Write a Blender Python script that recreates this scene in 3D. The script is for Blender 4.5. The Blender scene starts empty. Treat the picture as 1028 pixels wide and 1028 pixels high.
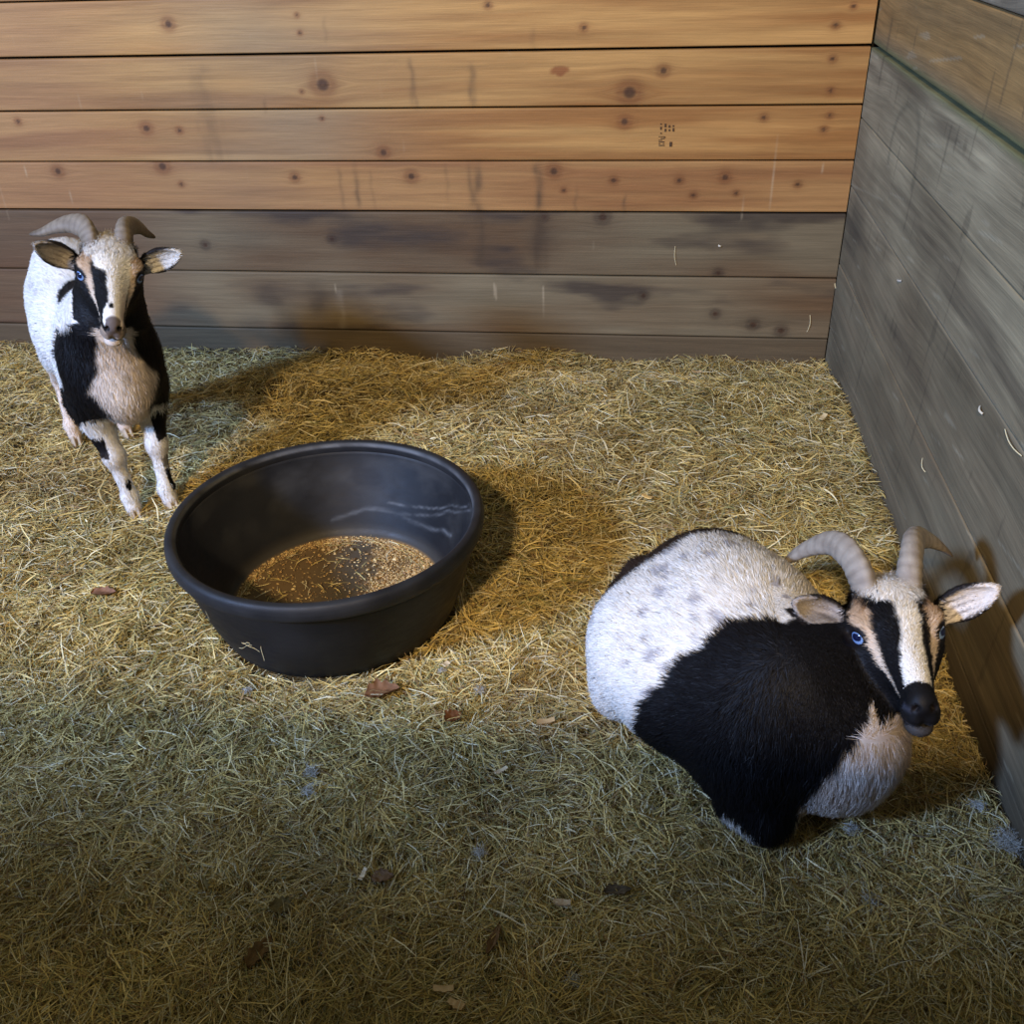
import bpy, math, random
import numpy as np
from mathutils import Vector, Matrix

# ------------------------------------------------------------------ camera, world, lights, exposure
scene = bpy.context.scene
COL = scene.collection
random.seed(7)
rng = np.random.default_rng(11)

PITCH, YAW, ROLL = 0.560157102, 0.142324667, 0.0345021597
CAM = np.array([-0.563607534, -2.87512553, 1.18536212])
FPX = 989.556


def cam_axes():
    cy, sy = math.cos(YAW), math.sin(YAW)
    Rz = np.array([[cy, -sy, 0], [sy, cy, 0], [0, 0, 1]])
    cp, sp = math.cos(-PITCH), math.sin(-PITCH)
    Rx = np.array([[1, 0, 0], [0, cp, -sp], [0, sp, cp]])
    cr, sr = math.cos(ROLL), math.sin(ROLL)
    Ry = np.array([[cr, 0, sr], [0, 1, 0], [-sr, 0, cr]])
    return Rz @ Rx @ Ry


RC = cam_axes()
cam_data = bpy.data.cameras.new('camera')
cam_data.sensor_fit = 'HORIZONTAL'
cam_data.sensor_width = 36.0
cam_data.lens = 36.0 * FPX / 1028.0
cam_data.clip_start = 0.02
cam = bpy.data.objects.new('camera', cam_data)
COL.objects.link(cam)
M = Matrix([[RC[0, 0], RC[0, 2], -RC[0, 1], CAM[0]],
            [RC[1, 0], RC[1, 2], -RC[1, 1], CAM[1]],
            [RC[2, 0], RC[2, 2], -RC[2, 1], CAM[2]],
            [0, 0, 0, 1]])
cam.matrix_world = M
scene.camera = cam

world = bpy.data.worlds.new('barn_air')
scene.world = world
world.use_nodes = True
wn = world.node_tree.nodes
wn['Background'].inputs[0].default_value = (0.88, 0.90, 0.68, 1)
wn['Background'].inputs[1].default_value = 0.25


def area_light(name, loc, target, size, energy, color):
    d = bpy.data.lights.new(name, 'AREA')
    d.shape = 'RECTANGLE'
    d.size, d.size_y = size
    d.energy = energy
    d.color = color
    o = bpy.data.objects.new(name, d)
    COL.objects.link(o)
    o.location = loc
    o.rotation_euler = (Vector(target) - Vector(loc)).to_track_quat('-Z', 'Y').to_euler()
    return o


area_light('warm_barn_lamp', (-1.35, -5.9, 3.75), (-1.0, -0.9, 0.2), (0.35, 0.3), 290, (1.0, 0.74, 0.42))
area_light('window_daylight', (-4.4, -4.55, 2.8), (-1.0, -1.3, 0.2), (0.7, 0.5), 590, (0.33, 0.53, 1.0))

scene.view_settings.view_transform = 'Standard'
scene.view_settings.look = 'None'
scene.view_settings.gamma = 1.0
scene.view_settings.use_curve_mapping = False
scene.view_settings.exposure = 0.0


# ------------------------------------------------------------------ numpy noise
def _hash(ix, iy, iz, seed):
    h = (ix.astype(np.int64) * 374761393 + iy.astype(np.int64) * 668265263 + iz.astype(np.int64) * 2147483647 + seed * 974634777) & 0xFFFFFFFF
    h = ((h ^ (h >> 13)) * 1274126177) & 0xFFFFFFFF
    h = (h ^ (h >> 16)) & 0xFFFFFFFF
    return h.astype(np.float64) / 4294967295.0


def vnoise(x, y, z=None, seed=0):
    x = np.asarray(x, float)
    y = np.asarray(y, float)
    z = np.zeros_like(x) if z is None else np.asarray(z, float)
    xi, yi, zi = np.floor(x), np.floor(y), np.floor(z)
    fx, fy, fz = x - xi, y - yi, z - zi
    fx, fy, fz = [f * f * (3 - 2 * f) for f in (fx, fy, fz)]
    out = 0
    for dx in (0, 1):
        for dy in (0, 1):
            for dz in (0, 1):
                w = (fx if dx else 1 - fx) * (fy if dy else 1 - fy) * (fz if dz else 1 - fz)
                out = out + w * _hash(xi + dx, yi + dy, zi + dz, seed)
    return out * 2 - 1


def fbm(x, y, z=None, oct=4, seed=0):
    s, a, t = 0, 1.0, 0
    x, y = np.asarray(x, float), np.asarray(y, float)
    z = np.zeros_like(x) if z is None else np.asarray(z, float)
    for k in range(oct):
        s = s + a * vnoise(x * 2 ** k, y * 2 ** k, z * 2 ** k, seed + k * 17)
        t += a
        a *= 0.5
    return s / t


def sstep(a, b, x):
    t = np.clip((x - a) / (b - a), 0, 1)
    return t * t * (3 - 2 * t)


def mix(a, b, t):
    a, b = np.asarray(a, float), np.asarray(b, float)
    if np.ndim(t):
        t = np.asarray(t)[..., None]
    return a * (1 - t) + b * t


def lin(c):
    c = np.asarray(c, float) / 255.0
    return np.where(c <= 0.04045, c / 12.92, ((c + 0.055) / 1.055) ** 2.4)


# ------------------------------------------------------------------ mesh helpers
def link(o, parent=None):
    COL.objects.link(o)
    if parent is not None:
        o.parent = parent
    return o


def mesh_np(name, verts, faces_list, material=None, parent=None, cols=None, smooth=True, normals=None):
    """verts (n,3); faces_list: list of int arrays (m,k) with different k; cols (n,3) point colours."""
    me = bpy.data.meshes.new(name)
    verts = np.asarray(verts, np.float32)
    faces_list = [np.asarray(f, np.int32) for f in faces_list if len(f)]
    nl = sum(f.size for f in faces_list)
    nf = sum(len(f) for f in faces_list)
    me.vertices.add(len(verts))
    me.vertices.foreach_set('co', verts.ravel())
    me.loops.add(nl)
    me.loops.foreach_set('vertex_index', np.concatenate([f.ravel() for f in faces_list]))
    me.polygons.add(nf)
    starts, cur = [], 0
    for f in faces_list:
        k = f.shape[1]
        starts.append(cur + np.arange(len(f)) * k)
        cur += f.size
    me.polygons.foreach_set('loop_start', np.concatenate(starts).astype(np.int32))
    me.update(calc_edges=True)
    me.polygons.foreach_set('use_smooth', np.full(nf, bool(smooth)))
    if cols is not None:
        a = me.color_attributes.new('Col', 'FLOAT_COLOR', 'POINT')
        c = np.ones((len(verts), 4), np.float32)
        c[:, :3] = cols
        a.data.foreach_set('color', c.ravel())
    if normals is not None:
        me.normals_split_custom_set_from_vertices(np.asarray(normals, np.float32).tolist())
    if material:
        me.materials.append(material)
    o = bpy.data.objects.new(name, me)
    return link(o, parent)


def tag(o, label=None, cat=None, group=None, kind=None):
    if label: o['label'] = label
    if cat: o['category'] = cat
    if group: o['group'] = group
    if kind: o['kind'] = kind
    return o


def mat(name, rough=0.8, color=None, attr=True, spec=0.3):
    m = bpy.data.materials.new(name)
    m.use_nodes = True
    n = m.node_tree.nodes
    b = n['Principled BSDF']
    b.inputs['Roughness'].default_value = rough
    b.inputs['Specular IOR Level'].default_value = spec
    if color is not None:
        b.inputs['Base Color'].default_value = (*color, 1)
    elif attr:
        a = n.new('ShaderNodeAttribute')
        a.attribute_name = 'Col'
        m.node_tree.links.new(a.outputs['Color'], b.inputs['Base Color'])
    return m


# ------------------------------------------------------------------ wood
def wood_material(name, axis, rough=0.75, strength=0.5):
    """fine grain (nodes) over the board colours kept as a colour attribute; axis = board direction (0=x, 1=y)"""
    m = bpy.data.materials.new(name)
    m.use_nodes = True
    nt = m.node_tree
    n, L = nt.nodes, nt.links
    b = n['Principled BSDF']
    b.inputs['Roughness'].default_value = rough
    b.inputs['Specular IOR Level'].default_value = 0.25
    at = n.new('ShaderNodeAttribute'); at.attribute_name = 'Col'
    wp = n.new('ShaderNodeAttribute'); wp.attribute_name = 'warp'
    tc = n.new('ShaderNodeTexCoord')
    sep = n.new('ShaderNodeSeparateXYZ'); L.new(tc.outputs['Object'], sep.inputs[0])
    add = n.new('ShaderNodeMath'); add.operation = 'ADD'
    L.new(sep.outputs['Z'], add.inputs[0]); L.new(wp.outputs['Fac'], add.inputs[1])
    cmb = n.new('ShaderNodeCombineXYZ')
    L.new(sep.outputs['XY'[axis]], cmb.inputs[0]); L.new(add.outputs[0], cmb.inputs[2])

    def noise(sx, sz, detail, dist=0.0):
        mp = n.new('ShaderNodeMapping'); mp.inputs['Scale'].default_value = (sx, 1, sz)
        L.new(cmb.outputs[0], mp.inputs[0])
        t = n.new('ShaderNodeTexNoise'); t.inputs['Scale'].default_value = 1.0
        t.inputs['Detail'].default_value = detail; t.inputs['Distortion'].default_value = dist
        L.new(mp.outputs[0], t.inputs['Vector'])
        return t
    n1 = noise(2.2, 75, 5, 0.4)
    n2 = noise(9, 420, 3)
    n3 = noise(30, 60, 4)
    r1 = n.new('ShaderNodeMapRange'); r1.inputs['From Min'].default_value = 0.3; r1.inputs['From Max'].default_value = 0.7
    r1.inputs['To Min'].default_value = 1 - strength * 0.55; r1.inputs['To Max'].default_value = 1 + strength * 0.3
    L.new(n1.outputs['Fac'], r1.inputs['Value'])
    r2 = n.new('ShaderNodeMapRange'); r2.inputs['From Min'].default_value = 0.3; r2.inputs['From Max'].default_value = 0.7
    r2.inputs['To Min'].default_value = 1 - strength * 0.35; r2.inputs['To Max'].default_value = 1 + strength * 0.25
    L.new(n2.outputs['Fac'], r2.inputs['Value'])
    mu = n.new('ShaderNodeMath'); mu.operation = 'MULTIPLY'
    L.new(r1.outputs[0], mu.inputs[0]); L.new(r2.outputs[0], mu.inputs[1])
    vm = n.new('ShaderNodeVectorMath'); vm.operation = 'SCALE'
    L.new(at.outputs['Color'], vm.inputs[0]); L.new(mu.outputs[0], vm.inputs['Scale'])
    L.new(vm.outputs[0], b.inputs['Base Color'])
    s = n.new('ShaderNodeMath'); s.operation = 'ADD'
    L.new(n2.outputs['Fac'], s.inputs[0]); L.new(n3.outputs['Fac'], s.inputs[1])
    bp = n.new('ShaderNodeBump'); bp.inputs['Strength'].default_value = 0.35; bp.inputs['Distance'].default_value = 0.002
    L.new(s.outputs[0], bp.inputs['Height']); L.new(bp.outputs[0], b.inputs['Normal'])
    return m


def board_wall(name, u0, u1, seams, gaps, to_world, colour_fn, material, du=0.005, dz=0.004, warp_fn=None):
    """boards lying one above the other; each board has a rounded front edge and real depth; one mesh (a structure)"""
    V, F, C, W = [], [], [], []
    base = 0
    for i in range(len(seams) - 1):
        z0, z1 = seams[i] + gaps[i] / 2, seams[i + 1] - gaps[i + 1] / 2
        us = np.linspace(u0, u1, int((u1 - u0) / du) + 2)
        zs = np.linspace(z0 + 0.0025, z1 - 0.0025, int((z1 - z0) / dz) + 2)
        zz = np.concatenate([[z0, z0, z0 + 0.0007], zs, [z1 - 0.0007, z1, z1]])
        dd = np.concatenate([[-0.028, -0.003, -0.0008], np.zeros(len(zs)), [-0.0008, -0.003, -0.028]])
        U, Z = np.meshgrid(us, zz)
        D = np.repeat(dd[:, None], len(us), 1) + 0.0012 * vnoise(U * 1.3, U * 0 + i * 3.1)
        nz, nu = U.shape
        V.append(to_world(U.ravel(), Z.ravel(), D.ravel()))
        idx = np.arange(nz * nu).reshape(nz, nu) + base
        F.append(np.stack([idx[:-1, :-1], idx[:-1, 1:], idx[1:, 1:], idx[1:, :-1]], -1).reshape(-1, 4))
        wz = warp_fn(U.ravel(), Z.ravel(), i) if warp_fn else np.zeros(U.size)
        C.append(colour_fn(U.ravel(), Z.ravel(), i))
        W.append(wz + i * 0.37)
        base += nz * nu
    o = mesh_np(name, np.concatenate(V), [np.concatenate(F)], material, None, np.clip(np.concatenate(C), 0.001, 1), True)
    a = o.data.attributes.new('warp', 'FLOAT', 'POINT')
    a.data.foreach_set('value', np.concatenate(W).astype(np.float32))
    return tag(o, kind='structure')


# back wall: plane y = 0, boards run along x. knots (x, z, rx, rz, darkness, ring strength)
def wall_pt(u, v):                       # a point of the back wall behind a point of the picture (used only for the table below)
    d = RC @ np.array([(u - 514) / FPX, 1, -(v - 514) / FPX])
    t = -CAM[1] / d[1]
    p = CAM + t * d
    return p[0], p[2]


KPX = [(324, 85, 9), (169, 24, 5), (298, 15, 2), (301, 33, 2), (303, 92, 2), (18, 122, 3), (147, 129, 5), (180, 131, 3), (385, 153, 5),
       (58, 172, 5), (163, 167, 6), (296, 178, 4), (413, 177, 5), (182, 185, 2.5), (323, 119, 2), (490, 5, 3), (206, 246, 4), (333, 240, 4),
       (632, 93, 8.5), (666, 71, 4.5), (586, 28, 3), (857, 6, 2.5), (839, 25, 3), (836, 59, 3), (834, 91, 2.5), (833, 116, 2.5),
       (827, 130, 3), (767, 118, 3), (627, 122, 5), (556, 172, 5.5), (616, 181, 3.5), (728, 178, 4.5), (566, 191, 2.5), (739, 194, 2.5), (696, 196, 3),
       (801, 185, 3), (605, 218, 6), (546, 218, 4), (721, 274, 4), (646, 297, 4), (718, 315, 4), (756, 326, 5), (784, 332, 5), (682, 181, 3.5)]
KN = [(*wall_pt(u, v), r / 410.0) for u, v, r in KPX]
REDK = wall_pt(562, 71)

BS = [-0.16, 0.024, 0.211, 0.399, 0.542, 0.685, 0.828, 0.970, 1.113, 1.256, 1.40]
BG = [0.003, 0.004, 0.004, 0.006, 0.004, 0.005, 0.007, 0.004, 0.004, 0.004, 0.004]


def streak(U, Z, px, v0, v1, w, soft=0.02):
    x0, za = wall_pt(px, v0)
    _, zb = wall_pt(px, v1)
    lo, hi = min(za, zb), max(za, zb)
    wob = 0.004 * vnoise(Z * 40, Z * 0 + px)
    g = np.exp(-((U - x0 + wob) / (w / 410.0)) ** 2)
    return g * sstep(lo - soft, lo + soft, Z) * (1 - sstep(hi - soft, hi + soft, Z)) * (0.6 + 0.4 * vnoise(U * 90, Z * 25, seed=4))


def back_col(U, Z, i):
    warm = i >= 3
    tone_ = 1 + 0.10 * np.array([0, .3, -.6, -.9, .5, -.2, .7, -.4, 0, 0])[i]
    jit = np.array([0, 0.3, -0.2, -0.05, 0.12, 0.0, -0.1, 0.1, 0, 0.05])[i % 10]
    grain = fbm(U * 1.6 + i * 9, Z * 28 + back_warp(U, Z, i) * 40, seed=i, oct=4)
    big = fbm(U * 2.0 + i * 5, Z * 6, seed=30 + i, oct=3)
    if warm:
        c = mix(lin([180, 136, 78]), lin([146, 100, 52]), np.clip(0.5 + grain * 1.3 + jit, 0, 1))
        # handled, greyed area in the middle of the stall wall
        cx = wall_pt(260, 90)[0]
        bleach = np.exp(-((U - cx) / 0.38) ** 2) * np.clip(0.62 + 0.6 * big, 0, 1)
        c = mix(c, lin([140, 124, 96]), bleach * 0.75)
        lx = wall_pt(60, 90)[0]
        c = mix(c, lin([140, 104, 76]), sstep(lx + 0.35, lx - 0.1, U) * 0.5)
        if i == 3:
            c = mix(c, lin([158, 112, 76]), 0.35)
    else:
        grey = np.clip(0.55 + 0.9 * big + 0.35 * grain, 0, 1)
        c = mix(lin([104, 80, 54]), lin([124, 110, 84]), grey)
        c = mix(c, lin([64, 54, 46]), np.clip(fbm(U * 3.1, Z * 12, seed=66) * 2.2 - 0.15, 0, 0.8))
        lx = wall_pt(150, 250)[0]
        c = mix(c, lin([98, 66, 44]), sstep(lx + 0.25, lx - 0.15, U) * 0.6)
        if i == 0:
            c = mix(c, lin([98, 84, 62]), 0.75)
    # knots
    for kx, kz, kr in KN:
        if seg_of(kz) != i:
            continue
        d = np.sqrt((U - kx) ** 2 + ((Z - kz) * 1.1) ** 2) / kr
        near = d < 5
        if not near.any():
            continue
        ring = np.exp(-((d - 1.3) / 0.7) ** 2) * 0.35 + np.exp(-(d / 2.6) ** 2) * 0.25
        core = (1 - sstep(0.55, 1.0, d)) * 0.85
        c = mix(c, lin([112, 66, 34]) if warm else lin([58, 44, 34]), np.where(near, ring, 0))
        c = mix(c, lin([66, 42, 26]) * (1 + 0.3 * np.sin(np.clip(d, 0, 2) * 14))[:, None], core)
    if warm:
        d = np.sqrt(((U - REDK[0]) / 0.028) ** 2 + ((Z - REDK[1]) / 0.013) ** 2) + 0.35 * fbm(U * 60, Z * 60, seed=44)
        c = mix(c, lin([128, 72, 36]), (1 - sstep(0.6, 1.15, d)) * 0.8)
        for kx, s in ((0.52, 1), (0.36, 2), (0.75, 3)):      # short dark scuffs running down the boards
            pass
    for (px, v0, v1, w, a) in [(473, 66, 106, 4, .5), (471, 165, 205, 3, .4), (355, 165, 210, 3, .45), (340, 168, 208, 2.5, .35), (478, 165, 268, 6, .45),
                               (540, 165, 210, 5, .5), (541, 214, 272, 9, .55), (412, 60, 105, 3, .3), (416, 85, 108, 2.5, .35), (325, 20, 40, 2, .35),
                               (266, 100, 110, 2, .4), (372, 175, 212, 2, .35), (447, 165, 200, 2, .3), (578, 190, 212, 2, .5), (627, 198, 212, 2, .5),
                               (200, 66, 165, 16, .22), (535, 30, 50, 3, .3)]:
        c = mix(c, lin([84, 66, 46]), np.clip(streak(U, Z, px, v0, v1, w) * a * 1.6, 0, 0.75))
    # pale rubbed patch and dark wet blotches on the low boards
    if not warm:
        c = mix(c, lin([150, 138, 118]), np.clip(streak(U, Z, 340, 291, 330, 5, 0.004), 0, 1) * .5)
        for (px, v, rx, rz, a) in [(275, 300, .07, .045, .55), (318, 300, .035, .05, .5), (440, 245, .16, .035, .3), (545, 245, .05, .06, .35), (250, 240, .1, .04, .25), (340, 330, .2, .03, .3)]:
            x0, z0 = wall_pt(px, v)
            q = ((U - x0) / rx) ** 2 + ((Z - z0) / rz) ** 2 + 0.8 * fbm(U * 12, Z * 14, seed=px)
            c = mix(c, lin([52, 44, 38]), np.clip(np.exp(-np.clip(q, 0, 9)), 0, 1) * a)
    c = c * tone_ * (0.90 if warm else 0.80)
    # scratches: pale, thin, going up and down
    sc = np.clip(vnoise(U * 160, Z * 7 + U * 20, seed=9) - 0.90, 0, 1) * 8 * np.clip(big + 0.2, 0, 1)
    c = mix(c, lin([188, 170, 138]), np.clip(sc, 0, 0.35))
    return c


def seg_of(z):
    for k in range(len(BS) - 1):
        if BS[k] <= z < BS[k + 1]:
            return k
    return -1


def back_warp(U, Z, i):
    w = 0.012 * fbm(U * 1.1 + i * 4, Z * 5, seed=50 + i, oct=2)
    for kx, kz, kr in KN:
        if seg_of(kz) != i:
            continue
        dx, dz = U - kx, Z - kz
        w = w + np.sign(dz + 1e-6) * -kr * 1.2 * np.exp(-(dx / (kr * 2.6)) ** 2) * np.exp(-np.abs(dz) / (kr * 1.8))
    return w


wood_back = wood_material('pine_boards', 0, 0.62, 0.34)
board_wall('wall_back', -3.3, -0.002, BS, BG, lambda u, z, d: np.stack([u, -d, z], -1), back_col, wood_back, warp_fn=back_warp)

# right wall: plane x = 0, boards run along y
RS = [-0.16, 0.06, 0.255, 0.474, 0.652, 0.828, 1.0, 1.18, 1.36]
RG = [0.002, 0.002, 0.0015, 0.002, 0.002, 0.009, 0.004, 0.004, 0.004]


def right_col(U, Z, i):          # U = world y
    grain = fbm(U * 1.7 + i * 7, Z * 30, seed=80 + i, oct=4)
    big = fbm(U * 2.3 + i * 3, Z * 5, seed=90 + i, oct=4)
    blot = fbm(U * 6, Z * 9, seed=97, oct=4)
    if i >= 5:
        c = mix(lin([146, 112, 66]), lin([126, 100, 62]), np.clip(0.5 + big, 0, 1))
        c = mix(c, lin([104, 98, 80]), sstep(0.06, 0.0, Z - RS[5]) * 0.6)
        if i >= 6:
            c = mix(c, lin([104, 102, 90]), 0.8)
    else:
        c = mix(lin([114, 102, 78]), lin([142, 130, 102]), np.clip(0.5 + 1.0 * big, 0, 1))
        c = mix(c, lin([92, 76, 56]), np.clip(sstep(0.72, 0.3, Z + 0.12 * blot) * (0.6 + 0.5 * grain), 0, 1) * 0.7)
    c = c * (1 + 0.30 * grain[:, None] + 0.2 * blot[:, None])
    c = mix(c, lin([76, 66, 52]), np.clip(fbm(U * 1.2 + 3, Z * 18, seed=61, oct=4) * 2.2 - 0.45, 0, 0.6) * (0.35 if i >= 5 else 1.0))
    # green mould under the stepped board
    if i in (4, 5):
        g = np.exp(-((Z - RS[5] - (0.006 if i == 5 else -0.002)) / 0.010) ** 2)
        c = mix(c, lin([92, 96, 62]), g * 0.8)
    if i == 3 or i == 2:
        g = np.exp(-((Z - RS[3]) / 0.006) ** 2)
        c = mix(c, lin([142, 132, 108]), g * 0.35 * (U < -0.05))
    # darker towards the floor, and a dark patch near the corner
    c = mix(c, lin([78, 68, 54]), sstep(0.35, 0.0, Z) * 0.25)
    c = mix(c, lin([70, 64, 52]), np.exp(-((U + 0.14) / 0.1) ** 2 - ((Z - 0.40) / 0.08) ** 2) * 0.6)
    # arcs and scratches rubbed by horns
    ar = np.abs(np.hypot(U + 0.52, (Z - 0.64) * 0.9) - 0.13 - 0.02 * blot)
    c = mix(c, lin([74, 72, 58]), np.exp(-(ar / 0.012) ** 2) * 0.4 * (Z > 0.62) * (Z < 0.82))
    s2 = np.clip(vnoise(U * 14 + Z * 90, Z * 12 - U * 4, seed=12) - 0.82, 0, 1) * 5
    c = mix(c, lin([158, 150, 126]), np.clip(s2, 0, 0.3))
    s3 = np.clip(vnoise(U * 60 + Z * 10, Z * 9, seed=13) - 0.78, 0, 1) * 4
    c = mix(c, lin([60, 54, 44]), np.clip(s3, 0, 0.35))
    return c


def right_warp(U, Z, i):
    return 0.03 * fbm(U * 1.5 + i, Z * 4, seed=70 + i, oct=3)


wood_right = wood_material('weathered_boards', 1, 0.8, 0.5)
RSTEP = [0, 0, 0, 0, 0, 0.012, 0.012, 0.012]
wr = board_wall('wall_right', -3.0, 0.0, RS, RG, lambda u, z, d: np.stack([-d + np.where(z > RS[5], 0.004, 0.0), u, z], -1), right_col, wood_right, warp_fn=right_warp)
wr.data.flip_normals()


def box(name, lo, hi, material, parent=None):
    x0, y0, z0 = lo; x1, y1, z1 = hi
    v = [(x0, y0, z0), (x1, y0, z0), (x1, y1, z0), (x0, y1, z0), (x0, y0, z1), (x1, y0, z1), (x1, y1, z1), (x0, y1, z1)]
    f = [(0, 3, 2, 1), (4, 5, 6, 7), (0, 1, 5, 4), (1, 2, 6, 5), (2, 3, 7, 6), (3, 0, 4, 7)]
    return mesh_np(name, v, [f], material, parent, None, False)


backing = mat('dark_backing', 0.95, (0.012, 0.010, 0.008))  # unseen dark sheets added behind the boards so the gaps read dark
tag(box('gap_backing_1', (-3.35, 0.028, -0.16), (0.05, 0.05, 1.4), backing), kind='structure')
tag(box('gap_backing_2', (0.028, -3.05, -0.16), (0.05, 0.05, 1.36), backing), kind='structure')
# stall front the photographer leans over (added unseen behind the camera; its top edge keeps the lamp off the near floor)
FRONT = mat('stall_front_wood', 0.8, tuple(lin([130, 110, 80])))
tag(box('wall_front', (-4.2, -3.05, -0.16), (0.0, -3.01, 1.22), FRONT), kind='structure')

# grade stamp inked on a board: rows of small worn marks
stamp_v, stamp_f = [], []
INK = mat('stamp_ink', 0.8, tuple(lin([70, 50, 30])))


def ink(px0, py0, px1, py1):
    (x0, z1), (x1, z0) = wall_pt(px0, py0), wall_pt(px1, py1)
    b = len(stamp_v)
    stamp_v.extend([(x0, -0.0022, z0), (x1, -0.0022, z0), (x1, -0.0022, z1), (x0, -0.0022, z1)])
    stamp_f.append((b, b + 1, b + 2, b + 3))


for (cx, y0, ys) in [(663.6, 123.8, [(123.8, 125), (127, 130), (133, 134.2)]), (668, 124, [(124, 127.5), (129, 132)]), (672, 125.5, [(125.5, 128), (129.5, 131.5)]), (676, 126, [(125.5, 127), (128.3, 131.8)])]:
    for a, b in ys:
        ink(cx - 0.8, a, cx + 0.8, b)
for r in range(6):
    y = 136.6 + r * 1.75
    for q in range(3):
        if (r * 3 + q) % 5 != 3:
            ink(661.3 + q * 2.0, y, 662.5 + q * 2.0 + (0.6 if r % 2 else 0), y + 0.95)
ink(666.9, 136.8, 667.9, 138.2)
ink(672.2, 142.2, 674.6, 147.0)
st = mesh_np('grade_stamp', stamp_v, [np.array(stamp_f)], INK, None, None, False)
st.parent = bpy.data.objects['wall_back']


# ------------------------------------------------------------------ floor and hay
def ground(x, y):
    h = 0.010 * fbm(x * 3.2, y * 3.2, seed=3, oct=3) + 0.004 * vnoise(x * 14, y * 14, seed=5)
    h = h + 0.014 * sstep(-0.16, 0.0, y) * vnoise(x * 5, x * 0, seed=8) - 0.050 * sstep(-0.40, 0.0, y) + 0.030 * sstep(-0.2, -0.03, y) * np.exp(-((x + 0.95) / 0.14) ** 2)
    h = h + 0.012 * sstep(-0.12, 0.0, x) * (y < -0.4)
    return h - 0.012


TC = np.array([-1.133, -1.364])      # tub centre
xs = np.linspace(-3.4, 0.0, 300); ys = np.linspace(-3.0, 0.0, 270)
X, Y = np.meshgrid(xs, ys)
Zg = ground(X, Y) - 0.006
idx = np.arange(X.size).reshape(X.shape)
fq = np.stack([idx[:-1, :-1], idx[:-1, 1:], idx[1:, 1:], idx[1:, :-1]], -1).reshape(-1, 4)
cg = mix(lin([62, 50, 30]), lin([96, 80, 48]), np.clip(0.5 + fbm(X.ravel() * 12, Y.ravel() * 12, seed=2), 0, 1))
mg = mat('packed_bedding', 0.95)
gn = mg.node_tree
tn = gn.nodes.new('ShaderNodeTexNoise'); tn.inputs['Scale'].default_value = 180; tn.inputs['Detail'].default_value = 4
bp = gn.nodes.new('ShaderNodeBump'); bp.inputs['Strength'].default_value = 1; bp.inputs['Distance'].default_value = 0.01
gn.links.new(tn.outputs['Fac'], bp.inputs['Height']); gn.links.new(bp.outputs[0], gn.nodes['Principled BSDF'].inputs['Normal'])
tag(mesh_np('floor', np.stack([X.ravel(), Y.ravel(), Zg.ravel()], -1), [fq], mg, None, cg, True), kind='structure')


def straws(n, x, y, zbase, length, width, colors, lift=0.25, ang=None, curl=0.5):
    """n bent, tapering blades; returns verts, quads, colours"""
    a = rng.uniform(0, 2 * np.pi, n) if ang is None else ang
    pit = np.clip(rng.normal(0.04, lift, n), -0.35, 1.0)
    d = np.stack([np.cos(a) * np.cos(pit), np.sin(a) * np.cos(pit), np.sin(pit)], -1)
    side0 = np.stack([-np.sin(a), np.cos(a), np.zeros(n)], -1)
    up = np.cross(d, side0)
    roll = rng.normal(0, 0.7, n)
    side = side0 * np.cos(roll)[:, None] + up * np.sin(roll)[:, None]
    bend = side0 * rng.normal(0, curl, n)[:, None] * 0.5 + np.array([0, 0, 1]) * rng.normal(-0.15, 0.18, n)[:, None]
    S = 4
    V = np.zeros((n, S, 2, 3))
    p0 = np.stack([x, y, zbase], -1) - d * (length / 2)[:, None]
    for k in range(S):
        t = k / (S - 1)
        c = p0 + d * (length * t)[:, None] + bend * (length * (t * (1 - t)) * -1.0)[:, None]
        w = width * (1.0 if 0 < k < S - 1 else 0.45)
        V[:, k, 0] = c - side * (w / 2)[:, None]
        V[:, k, 1] = c + side * (w / 2)[:, None]
    b = (np.arange(n) * S * 2)[:, None]
    q = np.concatenate([np.stack([b[:, 0] + 2 * k, b[:, 0] + 2 * k + 1, b[:, 0] + 2 * k + 3, b[:, 0] + 2 * k + 2], -1) for k in range(S - 1)])
    C = np.repeat(colors[:, None, :], S * 2, 1).reshape(-1, 3)
    return V.reshape(-1, 3), q, C


N = 400000
u = rng.uniform(-140, 1168, N * 2); v = rng.uniform(300, 1230, N * 2)
d = (RC @ np.stack([(u - 514) / FPX, np.ones_like(u), -(v - 514) / FPX]))
t = -CAM[2] / d[2]
hx, hy = CAM[0] + t * d[0], CAM[1] + t * d[1]
# half spread evenly over the whole pen, half thinned towards the far wall
ne = N // 3
hx = np.concatenate([rng.uniform(-3.3, -0.004, ne), hx]); hy = np.concatenate([rng.uniform(-2.97, -0.004, ne), hy])
ok = (hx > -3.3) & (hx < -0.004) & (hy < -0.004) & (hy > -2.97) & (np.hypot(hx - TC[0], hy - TC[1]) > 0.235)
hx, hy = hx[ok][:N], hy[ok][:N]
n = len(hx)
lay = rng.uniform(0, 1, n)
tone = fbm(hx * 5, hy * 5, seed=21, oct=3)
soil = sstep(0.12, 0.5, fbm(hx * 3.1 + 4, hy * 3.1, seed=33, oct=3))
green = sstep(0.0, 0.5, fbm(hx * 2.2 + 9, hy * 2.2, seed=41, oct=2))
pal = np.array([lin(c) for c in ([228, 204, 138], [212, 184, 112], [196, 168, 98], [178, 160, 98], [218, 206, 168], [150, 120, 78], [138, 132, 82], [240, 226, 184], [112, 92, 64])])
pi = rng.choice(len(pal), n, p=[.19, .19, .17, .13, .09, .09, .07, .03, .04])
hc = pal[pi] * rng.uniform(0.65, 1.15, n)[:, None] * (1 + 0.34 * tone)[:, None]
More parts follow.
